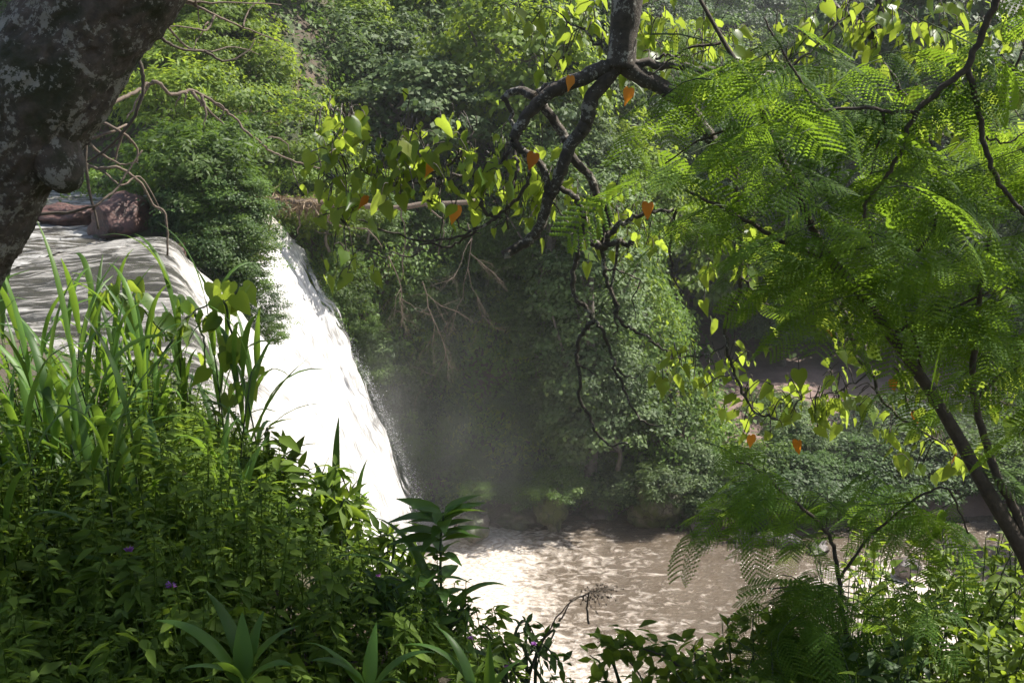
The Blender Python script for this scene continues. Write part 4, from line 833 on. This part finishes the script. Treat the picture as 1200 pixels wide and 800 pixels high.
# the main leader of the overhanging limb belongs to the trunk beyond the frame
g = Geo(); q = spline([P(1226, 660, FY), P(1300, 480, 4.25), P(1345, 260, 4.2), P(1330, 60, 4.0), P(1260, -40, 3.9), P(1178, -40, 3.9)], 8); g.add(*tube(q - base, taper(len(q), .04, .02), 10, .06)); link('branch', g.mesh('branch', True), BARK['dark'], ft)
PTS = [L_pinnate(), L_pinnate(10, 7, .5, .9), L_pinnate(8, 7, .1, .3)]
def feathers(zz, Ym, Ys, seed, base, parent, size=.185, mat='feather', name='foliage', flat=.35):
    r = np.random.RandomState(seed); g = Geo(); st = Geo()
    for cx, cy, sx, sy, cnt in zz:
        for _ in range(max(1, int(cnt * 1.0) // 5)):
            c = P(cx + r.normal() * sx * .7, cy + r.normal() * sy * .7, Ym + r.normal() * Ys); az = r.rand() * 6.28
            d = np.array([math.cos(az), math.sin(az), .12 - flat * r.rand()]); L = .26 + .2 * r.rand(); sw = r.normal(size=3) * .12; sp = [c + d * L * (u - .5) + sw * L * math.sin(3 * u) + np.array([0, 0, -.3 * u * u * L]) for u in np.linspace(0, 1, 6)]
            st.add(*tube(np.array(sp) - base, taper(6, .0026, .001), 4, 0, False)); side = unit(np.cross(d, [0, 0, 1])); pos = []; ax = []
            for i in range(5):
                s = 1 if i % 2 else -1; pos.append(sp[i + 1]); ax.append(d * .75 + side * s * (.9 if i < 4 else .1) + np.array([0, 0, -.15 - .35 * r.rand()]))
            nn = np.array([0, 0, 1.0]) + r.normal(size=(5, 3)) * .42
            V, Fs, tn = scatter(*PTS[r.randint(3)], np.array(pos), np.array(ax), nn, size * (.75 + .5 * r.rand(5)), np.clip(r.rand(5) * .5 + r.rand() * .4, 0, .9)); g.add(V - base, Fs, tn)
    tag(link('sprigs', st.mesh('sprigs'), BARK['stem'], parent), kind='stuff'); return link(name, g.mesh(name), LEAF[mat], parent)
feathers([(790, 200, 36, 30, 16), (830, 110, 34, 30, 10), (820, 240, 36, 24, 16), (880, 60, 50, 36, 25), (900, 130, 50, 40, 25), (960, 60, 46, 36, 20), (950, 190, 50, 40, 35), (1000, 130, 50, 44, 25), (1050, 190, 50, 44, 35), (1110, 150, 50, 44, 25), (1160, 210, 40, 50, 30), (960, 270, 44, 34, 30), (1020, 290, 50, 36, 35), (1090, 270, 50, 40, 40), (1160, 320, 40, 44, 40),
          (1000, 340, 30, 26, 12), (1080, 350, 46, 30, 30), (1150, 400, 44, 34, 30), (1190, 460, 24, 30, 14), (1060, 40, 50, 30, 12), (1120, 90, 50, 40, 18), (1180, 120, 30, 40, 18), (930, 330, 24, 24, 8), (1110, 420, 24, 20, 6), (1180, 540, 20, 20, 4), (1250, 140, 40, 50, 20), (1280, 280, 50, 50, 30), (1250, 400, 40, 40, 20), (1330, 200, 40, 60, 20), (1240, 10, 50, 40, 15)], 4.35, .38, 31, base, ft)

# ---- sapling and bushes at the lower right
base = P(1000, 800, 4.6); base[2] = tz(base[0], base[1])
sp = thing('feathery_sapling', base, 'small dark feathery sapling standing before the pool at the lower right', 'sapling')
part('stem', [([(1000, 960, 4.6), (1000, 800, 4.6), (988, 720, 4.6), (980, 660, 4.6), (973, 630, 4.6), (948, 602, 4.6), (915, 575, 4.6), (885, 548, 4.6), (862, 540, 4.6)], 9, 3), ([(983, 680, 4.6), (1010, 640, 4.6), (1040, 610, 4.6), (1080, 580, 4.5), (1110, 572, 4.5), (1125, 600, 4.5), (1135, 625, 4.5)], 5, 2.5), ([(985, 715, 4.6), (940, 690, 4.5), (900, 690, 4.5)], 4, 2)], 'dark', sp, base)
feathers([(862, 545, 22, 18, 22), (895, 585, 26, 18, 22), (945, 610, 26, 20, 22), (1040, 570, 34, 18, 26), (1075, 600, 34, 16, 26), (1110, 615, 22, 14, 15), (930, 690, 34, 24, 41), (985, 715, 40, 34, 64), (1000, 770, 44, 30, 64), (930, 740, 34, 24, 38), (1060, 720, 20, 20, 15)], 4.6, .18, 33, base, sp, .16)
def leafy_bush(px, py, Y, rx, rz, n, leaf, wid, mat, label, seed, cat='bush', up=.5, name='leafy_bush', stems=14):
    """stems that rise from one foot, and leaves on them"""
    r = np.random.RandomState(seed); c = P(px, py, Y); gz = min(tz(c[0], c[1]), c[2] - rz * .6); base = np.array([c[0], c[1], gz]); t = thing(name, base, label, cat)
    g = Geo(); lf = Geo(); P_ = []; D_ = []
    for i in range(stems):
        a = r.rand() * 6.28; q = math.sqrt(r.rand()); e = c + np.array([math.cos(a) * q * rx, math.sin(a) * q * rx, rz * (1 - .7 * q * q) * (.5 + .6 * r.rand())])
        s = spline([base + r.normal(size=3) * [.06, .06, 0], base * .45 + e * .55 + np.array([0, 0, .12]) + r.normal(size=3) * .05, e], 7); g.add(*tube(s - base, taper(len(s), .007, .0022), 5, 0))
        m = n // stems; u = (.30 + .70 * r.rand(m)) * (len(s) - 1.01); k = u.astype(int); f = (u - k)[:, None]; b = s[k] * (1 - f) + s[k + 1] * f; P_.append(b); D_.append(unit(np.gradient(s, axis=0))[k])
    p = np.concatenate(P_); d = np.concatenate(D_); n = len(p); sd = rdir(n, r); ax = unit(sd - d * np.sum(sd * d, 1)[:, None] * .7 + d * .25); ax[:, 2] -= .12
    p = p + ax * .02 * r.rand(n, 1); nn = np.array([0, 0, up * 2]) + r.normal(size=(n, 3)) * .45
    T, TF = L_lance(wid, .22, 3); V, Fs, tn = scatter(T, TF, p, ax, nn, leaf * (.6 + .7 * r.rand(n)), np.clip(r.rand(n) * .9, 0, .9)); lf.add(V - base, Fs, tn)
    link('stems', g.mesh('stems'), BARK['stem'], t); link('foliage', lf.mesh('foliage', True), LEAF[mat], t); return t
for i, a in enumerate([
    (1060, 690, 5.6, .38, .34, 520, .075, .24, 'bright', 'bright leafy bush in front of the white rapids'), (1150, 720, 5.3, .40, .38, 620, .07, .24, 'bright', 'bright green bush below the forked dark trunk'),
    (1185, 660, 5.0, .28, .30, 420, .07, .22, 'bright', 'light feather-leaved bush at the right edge under the trunk'), (1110, 775, 4.6, .36, .32, 560, .065, .24, 'bright', 'dense low bush at the bottom beside the sapling'),
    (1080, 730, 5.4, .36, .34, 520, .07, .24, 'bright', 'sunny yellow-green bush between the sapling and the trunk'), (1150, 770, 4.9, .36, .34, 520, .065, .24, 'bright', 'bright bush at the bottom right under the forked trunk'), (1190, 790, 4.4, .30, .30, 460, .065, .24, 'bright', 'leafy bush in the bottom right corner'), (880, 790, 4.4, .30, .24, 420, .07, .25, 'herb', 'broad-leaved bush at the bottom left of the sapling'),
    (925, 785, 4.7, .30, .28, 360, .085, .3, 'mid', 'dark rounded-leaf bush right at the foot of the sapling'), (1000, 640, 6.2, .34, .22, 260, .07, .26, 'bright', 'yellow-green sprays of leaves before the dark boulder in the rapids'),
    (1030, 800, 4.3, .28, .22, 360, .07, .25, 'dark', 'dark bush at the bottom under the sapling'), (760, 790, 4.2, .26, .12, 150, .075, .24, 'bright', 'thin bush with spaced bright leaves at the bottom before the pool'),
    (815, 800, 4.3, .24, .14, 180, .07, .24, 'bright', 'low bright bush at the bottom between the arching spray and the sapling'), (1330, 790, 4.8, .5, .4, 500, .075, .25, 'mid', 'green bush on the near bank to the right of the forked dark trunk'), (1440, 800, 5.2, .5, .4, 500, .075, .25, 'herb', 'leafy bush farthest right on the near bank past the forked trunk')]): leafy_bush(*a, 200 + i)
base = P(815, 800, 4.2); base[2] = tz(base[0], base[1]) 
av = thing('arching_spray', base, 'arching leafy spray rising over the pool at the bottom middle', 'plant')
pts = [(850, 840, 4.2), (815, 800, 4.2), (790, 775, 4.2), (760, 762, 4.2), (725, 752, 4.2), (700, 752, 4.2)]
part('stem', [(pts, 4, 1.5)], 'dark', av, base, .006); r_ = np.random.RandomState(5); q = pxpath(pts, 14)[18:]; kk = r_.randint(len(q), size=90); T, TF = L_lance(.27, .2, 3)
V, Fs, tn = scatter(T, TF, q[kk] + r_.normal(size=(90, 3)) * [.05, .03, .05], np.c_[r_.normal(size=(90, 2)), r_.normal(size=90) * .5], np.array([0, 0, 1]) + r_.normal(size=(90, 3)) * .4, .06 + .03 * r_.rand(90), r_.rand(90) * .9)
link('foliage', make_mesh('foliage', V - base, Fs, tn, True), LEAF['herb'], av)

# ---- the bank at the lower left: low herbs (uncountable), grasses, vines and flowers one can tell apart
hr = np.random.RandomState(77); g = Geo(); T, TF = L_lance(.20, .25, 3); st = Geo(); npl = 0
P_, A_, N_, S_, T_ = [], [], [], [], []
SIL = lambda px: np.interp(px, [-200, 0, 200, 280, 340, 430, 520, 585, 640], [440, 440, 455, 500, 580, 655, 710, 775, 830])
def pix(p):
    v = p - CAM; f = v[1] * CP - v[2] * SP; return 600 + F * v[0] / f, 400 - F * (v[1] * SP + v[2] * CP) / f
while npl < 3000:
    x = hr.uniform(-4.4, 1.0); y = hr.uniform(2.1, 9.0); e = y - float(edge_y(x))
    if e > 2.4 or abs(x) > .56 * y + .5 or hr.rand() > 1.15 - y * .09 or (x > .35 and y > 3.4): continue
    if any((x - a) ** 2 + (y - b) ** 2 < .05 for a, b in ((-.55, 2.3), (-.33, 2.4), (-.1, 2.6))): continue
    z = tz(x, y); h = (.22 + .38 * hr.rand()) * (.75 + .4 * math.exp(-((e + 1) / 2) ** 2)) + (.12 if x < -1.5 else 0); b = np.array([x, y, z - .03]); tip = b + np.array([hr.normal() * .09, hr.normal() * .09, h])
    if pix(tip)[1] < SIL(pix(tip)[0]) + 30 * hr.normal(): continue
    npl += 1; big = hr.rand() < .13; s = spline([b, (b + tip) / 2 + hr.normal(size=3) * .02, tip], 3); st.add(*tube(s, taper(len(s), .0035, .0015), 3, 0, False)); m = 26 + hr.randint(30) if not big else 14; u = .15 + .85 * hr.rand(m) ** .7; a = hr.rand(m) * 6.28
    P_.append(b + (tip - b) * u[:, None]); A_.append(np.c_[np.cos(a), np.sin(a), .25 - .5 * hr.rand(m)]); N_.append(np.array([0, 0, 1.]) + hr.normal(size=(m, 3)) * .35); S_.append((.018 + .026 * hr.rand(m)) * (.7 + 1.1 * hr.rand() ** 2) * (1.9 if big else 1)); T_.append(np.clip(hr.rand() * .5 + hr.rand(m) * .4, 0, .9))
V, Fs, tn = scatter(T, TF, np.concatenate(P_), np.concatenate(A_), np.concatenate(N_), np.concatenate(S_), np.concatenate(T_)); g.add(V, Fs, tn); g.add(np.concatenate(st.V), st.F[0] if len(st.F) == 1 else [np.concatenate(st.F)], .3)
tag(link('low_herbs', g.mesh('low_herbs', True), LEAF['herb']), 'thick low herbs with small pointed leaves carpeting the near bank', 'herbs', kind='stuff')

def grass_clump(px, Y, hgt, ncul, label, seed, lean=.12, wid=.026, up=0.0):
    hgt *= .86; r = np.random.RandomState(seed); a = (px - 600) / F; x = a * Y / .97; z = tz(x, Y); base = np.array([x, Y, z]); t = thing('grass_clump', base, label, 'grass'); lf = Geo(); cu = Geo()
    for i in range(ncul):
        b = np.array([r.normal() * .10, r.normal() * .10, -.02]); H = hgt * (.55 + .5 * r.rand()); az0 = r.rand() * 6.28; ln = np.array([math.cos(az0), math.sin(az0), 0]) * lean * H * (.5 + r.rand())
        c = spline([b, b + ln * .35 + [0, 0, H * .5], b + ln + [0, 0, H]], 5); cu.add(*tube(c, taper(len(c), .006, .003), 5, 0)); az = r.rand() * 6.28; m = 5 + r.randint(3)
        for k in range(m):
            u = .18 + .82 * k / (m - 1); q = c[int(u * (len(c) - 1))]; az += math.pi + r.normal() * .45
            V, Fs = blade(q, az, (.42 + .32 * r.rand()) * (1 - .25 * abs(u - .5)) * (hgt / 1.0) ** .5, wid * (.7 + .6 * r.rand()), .12 + .45 * r.rand() * (1.15 - u), .7 + 1.5 * r.rand(), 9, r.normal() * .7); lf.add(V, Fs, r.rand() * .88)
    link('blades', lf.mesh('blades', True), LEAF['grass'], t); link('culms', cu.mesh('culms'), BARK['stem'], t)
for i, a in enumerate([
    (15, 3.9, .95, 5, 'tall broad grass clump under the leaning trunk at the left edge'), (75, 4.5, 1.0, 7, 'tall broad grass clump rising before the river just right of the trunk'),
    (130, 5.0, 1.0, 6, 'grass clump with long upright spikes before the smooth river water'), (185, 4.6, .95, 5, 'grass clump beside the heart-leaved vine with blades bent over'),
    (235, 5.2, 1.0, 5, 'grass clump with high looping blades before the lip of the falls'), (285, 4.9, .85, 4, 'outermost grass clump of the left bank against the white water'),
    (150, 3.7, .75, 5, 'dark grass clump in the middle of the left bank'), (40, 3.2, .8, 5, 'shaded grass clump low at the left edge'),
    (240, 3.9, .6, 4, 'short grass clump among the sunny herbs above the purple flower'), (5, 4.6, 1.0, 6, 'grass clump right at the left edge behind the shaded one'), (100, 4.0, .95, 6, 'thick dark grass clump in the middle of the tall grass'), (50, 3.7, .9, 5, 'tall grass clump nearest the lower left of the tall grass'), (390, 4.5, .55, 4, 'thin grass tuft leaning over the cream water')]): grass_clump(*a, 300 + i)
# heart-leaved vine
r_ = np.random.RandomState(15); vp = [[(160, 470, 4.9), (200, 400, 4.9), (228, 365, 5.0), (262, 352, 5.0), (282, 340, 5.0)], [(262, 352, 5.0), (275, 400, 5.0), (285, 440, 5.0), (275, 470, 5.0)], [(200, 400, 4.9), (170, 365, 4.9), (140, 345, 4.9), (125, 335, 4.9)], [(228, 365, 5.0), (240, 400, 5.0), (240, 440, 5.0)]]
base = P(160, 560, 4.9); base[2] = tz(base[0], base[1]); vn = thing('heart_leaved_vine', base, 'climbing vine with bright heart-shaped leaves over the grass by the river', 'vine')
part('stem', [([(165, 640, 4.9), (162, 540, 4.9), (160, 470, 4.9)], 5, 4)] + [(q, 4, 1.5) for q in vp], 'stem', vn, base, .01); Q = np.concatenate([pxpath(q, 8) for q in vp]); n = 62; kk = r_.randint(len(Q), size=n); az = r_.normal(size=n) * .9 - 1.57
nn = np.c_[np.cos(az), np.sin(az), .5 * np.ones(n)]; T, TF = L_heart(); V, Fs, tn = scatter(T, TF, Q[kk] + r_.normal(size=(n, 3)) * .05, np.c_[r_.normal(size=(n, 2)) * .5, -np.ones(n)], nn, .07 + .07 * r_.rand(n), r_.rand(n) * .9)
link('foliage', make_mesh('foliage', V - base, Fs, tn, True), LEAF['heart'], vn)
# strap-leaved plants
def straps(px, py, Y, lst, label, seed):
    r = np.random.RandomState(seed); b = P(px, py, Y); t = thing('strap_leaved_plant', b, label, 'plant')
    for az, L, w, ln, cu in lst:
        V, Fs = blade([r.normal() * .012, r.normal() * .012, 0], math.radians(az), L * .72, w * .75, ln, cu, 12, r.normal() * .3); link('leaf', make_mesh('leaf', V, Fs, np.full(len(V), r.rand() * .5), True), LEAF['grass'], t)
    return t
straps(285, 800, 2.15, [(175, .34, .052, .5, 1.3), (150, .30, .05, .25, .9), (95, .22, .055, .1, .35), (60, .22, .045, .3, .6), (20, .26, .05, .5, 1.2), (215, .26, .045, .7, 1.2), (250, .2, .05, .4, 1.0), (-30, .24, .045, .6, 1.2)], 'rosette of broad dark strap leaves at the bottom of the near bank', 4)
straps(430, 815, 2.3, [(160, .30, .045, .5, 1.5), (10, .30, .045, .45, 1.6), (80, .24, .045, .2, .9), (-40, .26, .04, .6, 1.4), (200, .26, .04, .5, 1.3)], 'strap-leaved plant with arching grey-green leaves at the bottom centre-left', 5)
straps(565, 825, 2.6, [(175, .40, .042, .35, 1.7), (140, .34, .04, .2, 1.3), (90, .26, .038, .02, .1), (20, .22, .035, .4, 1.2)], 'strap-leaved plant with one upright blade beside the tall leafy stalk', 6)
# the tall leafy stalk before the pool
b = P(512, 830, 3.1); b[2] = tz(b[0], b[1]); t = thing('leafy_stalk', b, 'tall dark leafy stalk standing out against the foam of the pool', 'plant')
part('stem', [([(508, 900, 3.1), (512, 800, 3.1), (516, 720, 3.1), (516, 660, 3.1), (520, 600, 3.1)], 7, 3)], 'stem', t, b, .004); r_ = np.random.RandomState(9); q = pxpath([(512, 800, 3.1), (516, 720, 3.1), (516, 660, 3.1), (520, 600, 3.1)], 16); lf = Geo(); T, TF = L_lance(.16, .35, 5); n = 40
u = np.sort(np.r_[.15 + .85 * r_.rand(26), .78 + .22 * r_.rand(14)]); kk = (u * (len(q) - 1)).astype(int); az = np.arange(n) * 2.4 + r_.normal(size=n) * .3
V, Fs, tn = scatter(T, TF, q[kk], np.c_[np.cos(az), np.sin(az), .25 + .9 * np.clip(u - .6, 0, 1)], np.array([0, 0, 1.]) + r_.normal(size=(n, 3)) * .2, .09 + .09 * r_.rand(n), r_.rand(n) * .7); link('foliage', make_mesh('foliage', V - b, Fs, tn, True), LEAF['grass'], t)
for az, L, s in [(2.6, .40, .25), (3.3, .42, .5), (.2, .24, .7), (2.2, .34, .5)]:
    V, Fs = blade(q[len(q) // 3] - b, az, L, .034, s, 1.5, 11, .2); link('leaf', make_mesh('leaf', V, Fs, np.full(len(V), .2), True), LEAF['grass'], t)
# pointed-leaf shrubs on the edge of the bank
for i, a in enumerate([(330, 590, 4.6, .22, .30, 300, .085, .17, 'herb', 'sunny willow-leaved shrub leaning over the cream water'), (400, 640, 4.2, .22, .26, 320, .085, .17, 'herb', 'willow-leaved shrub on the bank edge before the foot of the falls'),
    (450, 690, 3.7, .20, .22, 300, .07, .18, 'herb', 'leafy shrub with purple heads at the bank edge left of the tall stalk'), (300, 660, 3.8, .24, .24, 330, .07, .18, 'mid', 'shaded pointed-leaf shrub in the middle of the near bank'),
    (480, 760, 3.1, .18, .18, 260, .06, .18, 'mid', 'dark low shrub at the bottom left of the tall stalk'), (600, 790, 3.4, .18, .12, 150, .05, .2, 'mid', 'low straggly shrub with purple heads right of the tall stalk'),
    (380, 740, 3.2, .2, .2, 260, .06, .18, 'mid', 'dark pointed-leaf shrub behind the arching strap leaves')]): leafy_bush(*a, 400 + i, 'shrub', .5, 'pointed_leaf_shrub', 12)
# purple flower heads
def flower(px, py, Y, label, r=.014, seed=1):
    b = P(px, py, Y); rr = np.random.RandomState(seed); base = np.array([b[0] + .02, b[1] + .01, tz(b[0], b[1])]); t = thing('purple_flower', base, label, 'flower', None)
    s = spline([base * 0, (b - base) * .6 + [.012, 0, 0], b - base], 5); g = Geo(); g.add(*tube(s, taper(len(s), .0026, .0015), 4, 0)); link('stem', g.mesh('stem'), BARK['stem'], t); n = 46
    d = rdir(n, rr); d[:, 2] = np.abs(d[:, 2]) * .8; T, TF = L_quad(.18); V, Fs, tn = scatter(T, TF, np.repeat((b - base)[None], n, 0), d, rdir(n, rr), r * (.8 + .5 * rr.rand(n)), rr.rand(n) * .9); link('flower_head', make_mesh('flower_head', V, Fs, tn), LEAF['purple'], t)
for i, a in enumerate([(151, 646, 2.9, 'purple flower head above the other one on the dark bank', .016), (200, 687, 2.8, 'bright purple flower head lower on the dark bank', .015), (83, 778, 2.7, 'tiny purple flower near the bottom left corner', .008), (435, 634, 3.6, 'small dark purple head against the cream water', .012), (443, 674, 3.6, 'pale purple head above the bank edge shrubs', .012), (626, 755, 3.2, 'dark purple head at the bottom left of the seed stalk', .011), (596, 781, 3.1, 'purple head at the bottom right of the tall stalk', .014), (552, 748, 3.2, 'purple head beside the upright strap leaf', .011)]): flower(*a[:4], a[4], 50 + i)
# seed stalk over the pool
b = P(640, 800, 3.3); b[2] = tz(b[0], b[1]); t = thing('seed_stalk', b, 'thin dry stalk with a drooping head of dark seeds over the pool', 'plant'); r_ = np.random.RandomState(3)
part('stem', [([(615, 900, 3.3), (622, 790, 3.3), (645, 735, 3.3), (668, 706, 3.3), (690, 694, 3.3), (712, 688, 3.3)], 3, 1.2), ([(668, 706, 3.3), (660, 720, 3.3), (655, 728, 3.3)], 2, 3), ([(690, 694, 3.3), (688, 712, 3.3), (690, 730, 3.3)], 2, 3.5)], 'dark', t, b, .003); g = Geo(); q = pxpath([(680, 698, 3.3), (695, 693, 3.3), (714, 690, 3.3)], 10)
for i in range(60):
    a = q[r_.randint(len(q))]; e = a + r_.normal(size=3) * [.022, .02, .018] + np.array([.01, 0, -.008]); g.add(*tube(np.array([a, (a + e) / 2 + [0, 0, .004], e]) - b, .0007, 3, 0, False)); g.add(*tube(np.array([e - [0, 0, .003], e, e + [0, 0, .003]]) - b, [.001, .0032, .001], 5, 0))
link('seed_head', g.mesh('seed_head'), BARK['dark'], t)
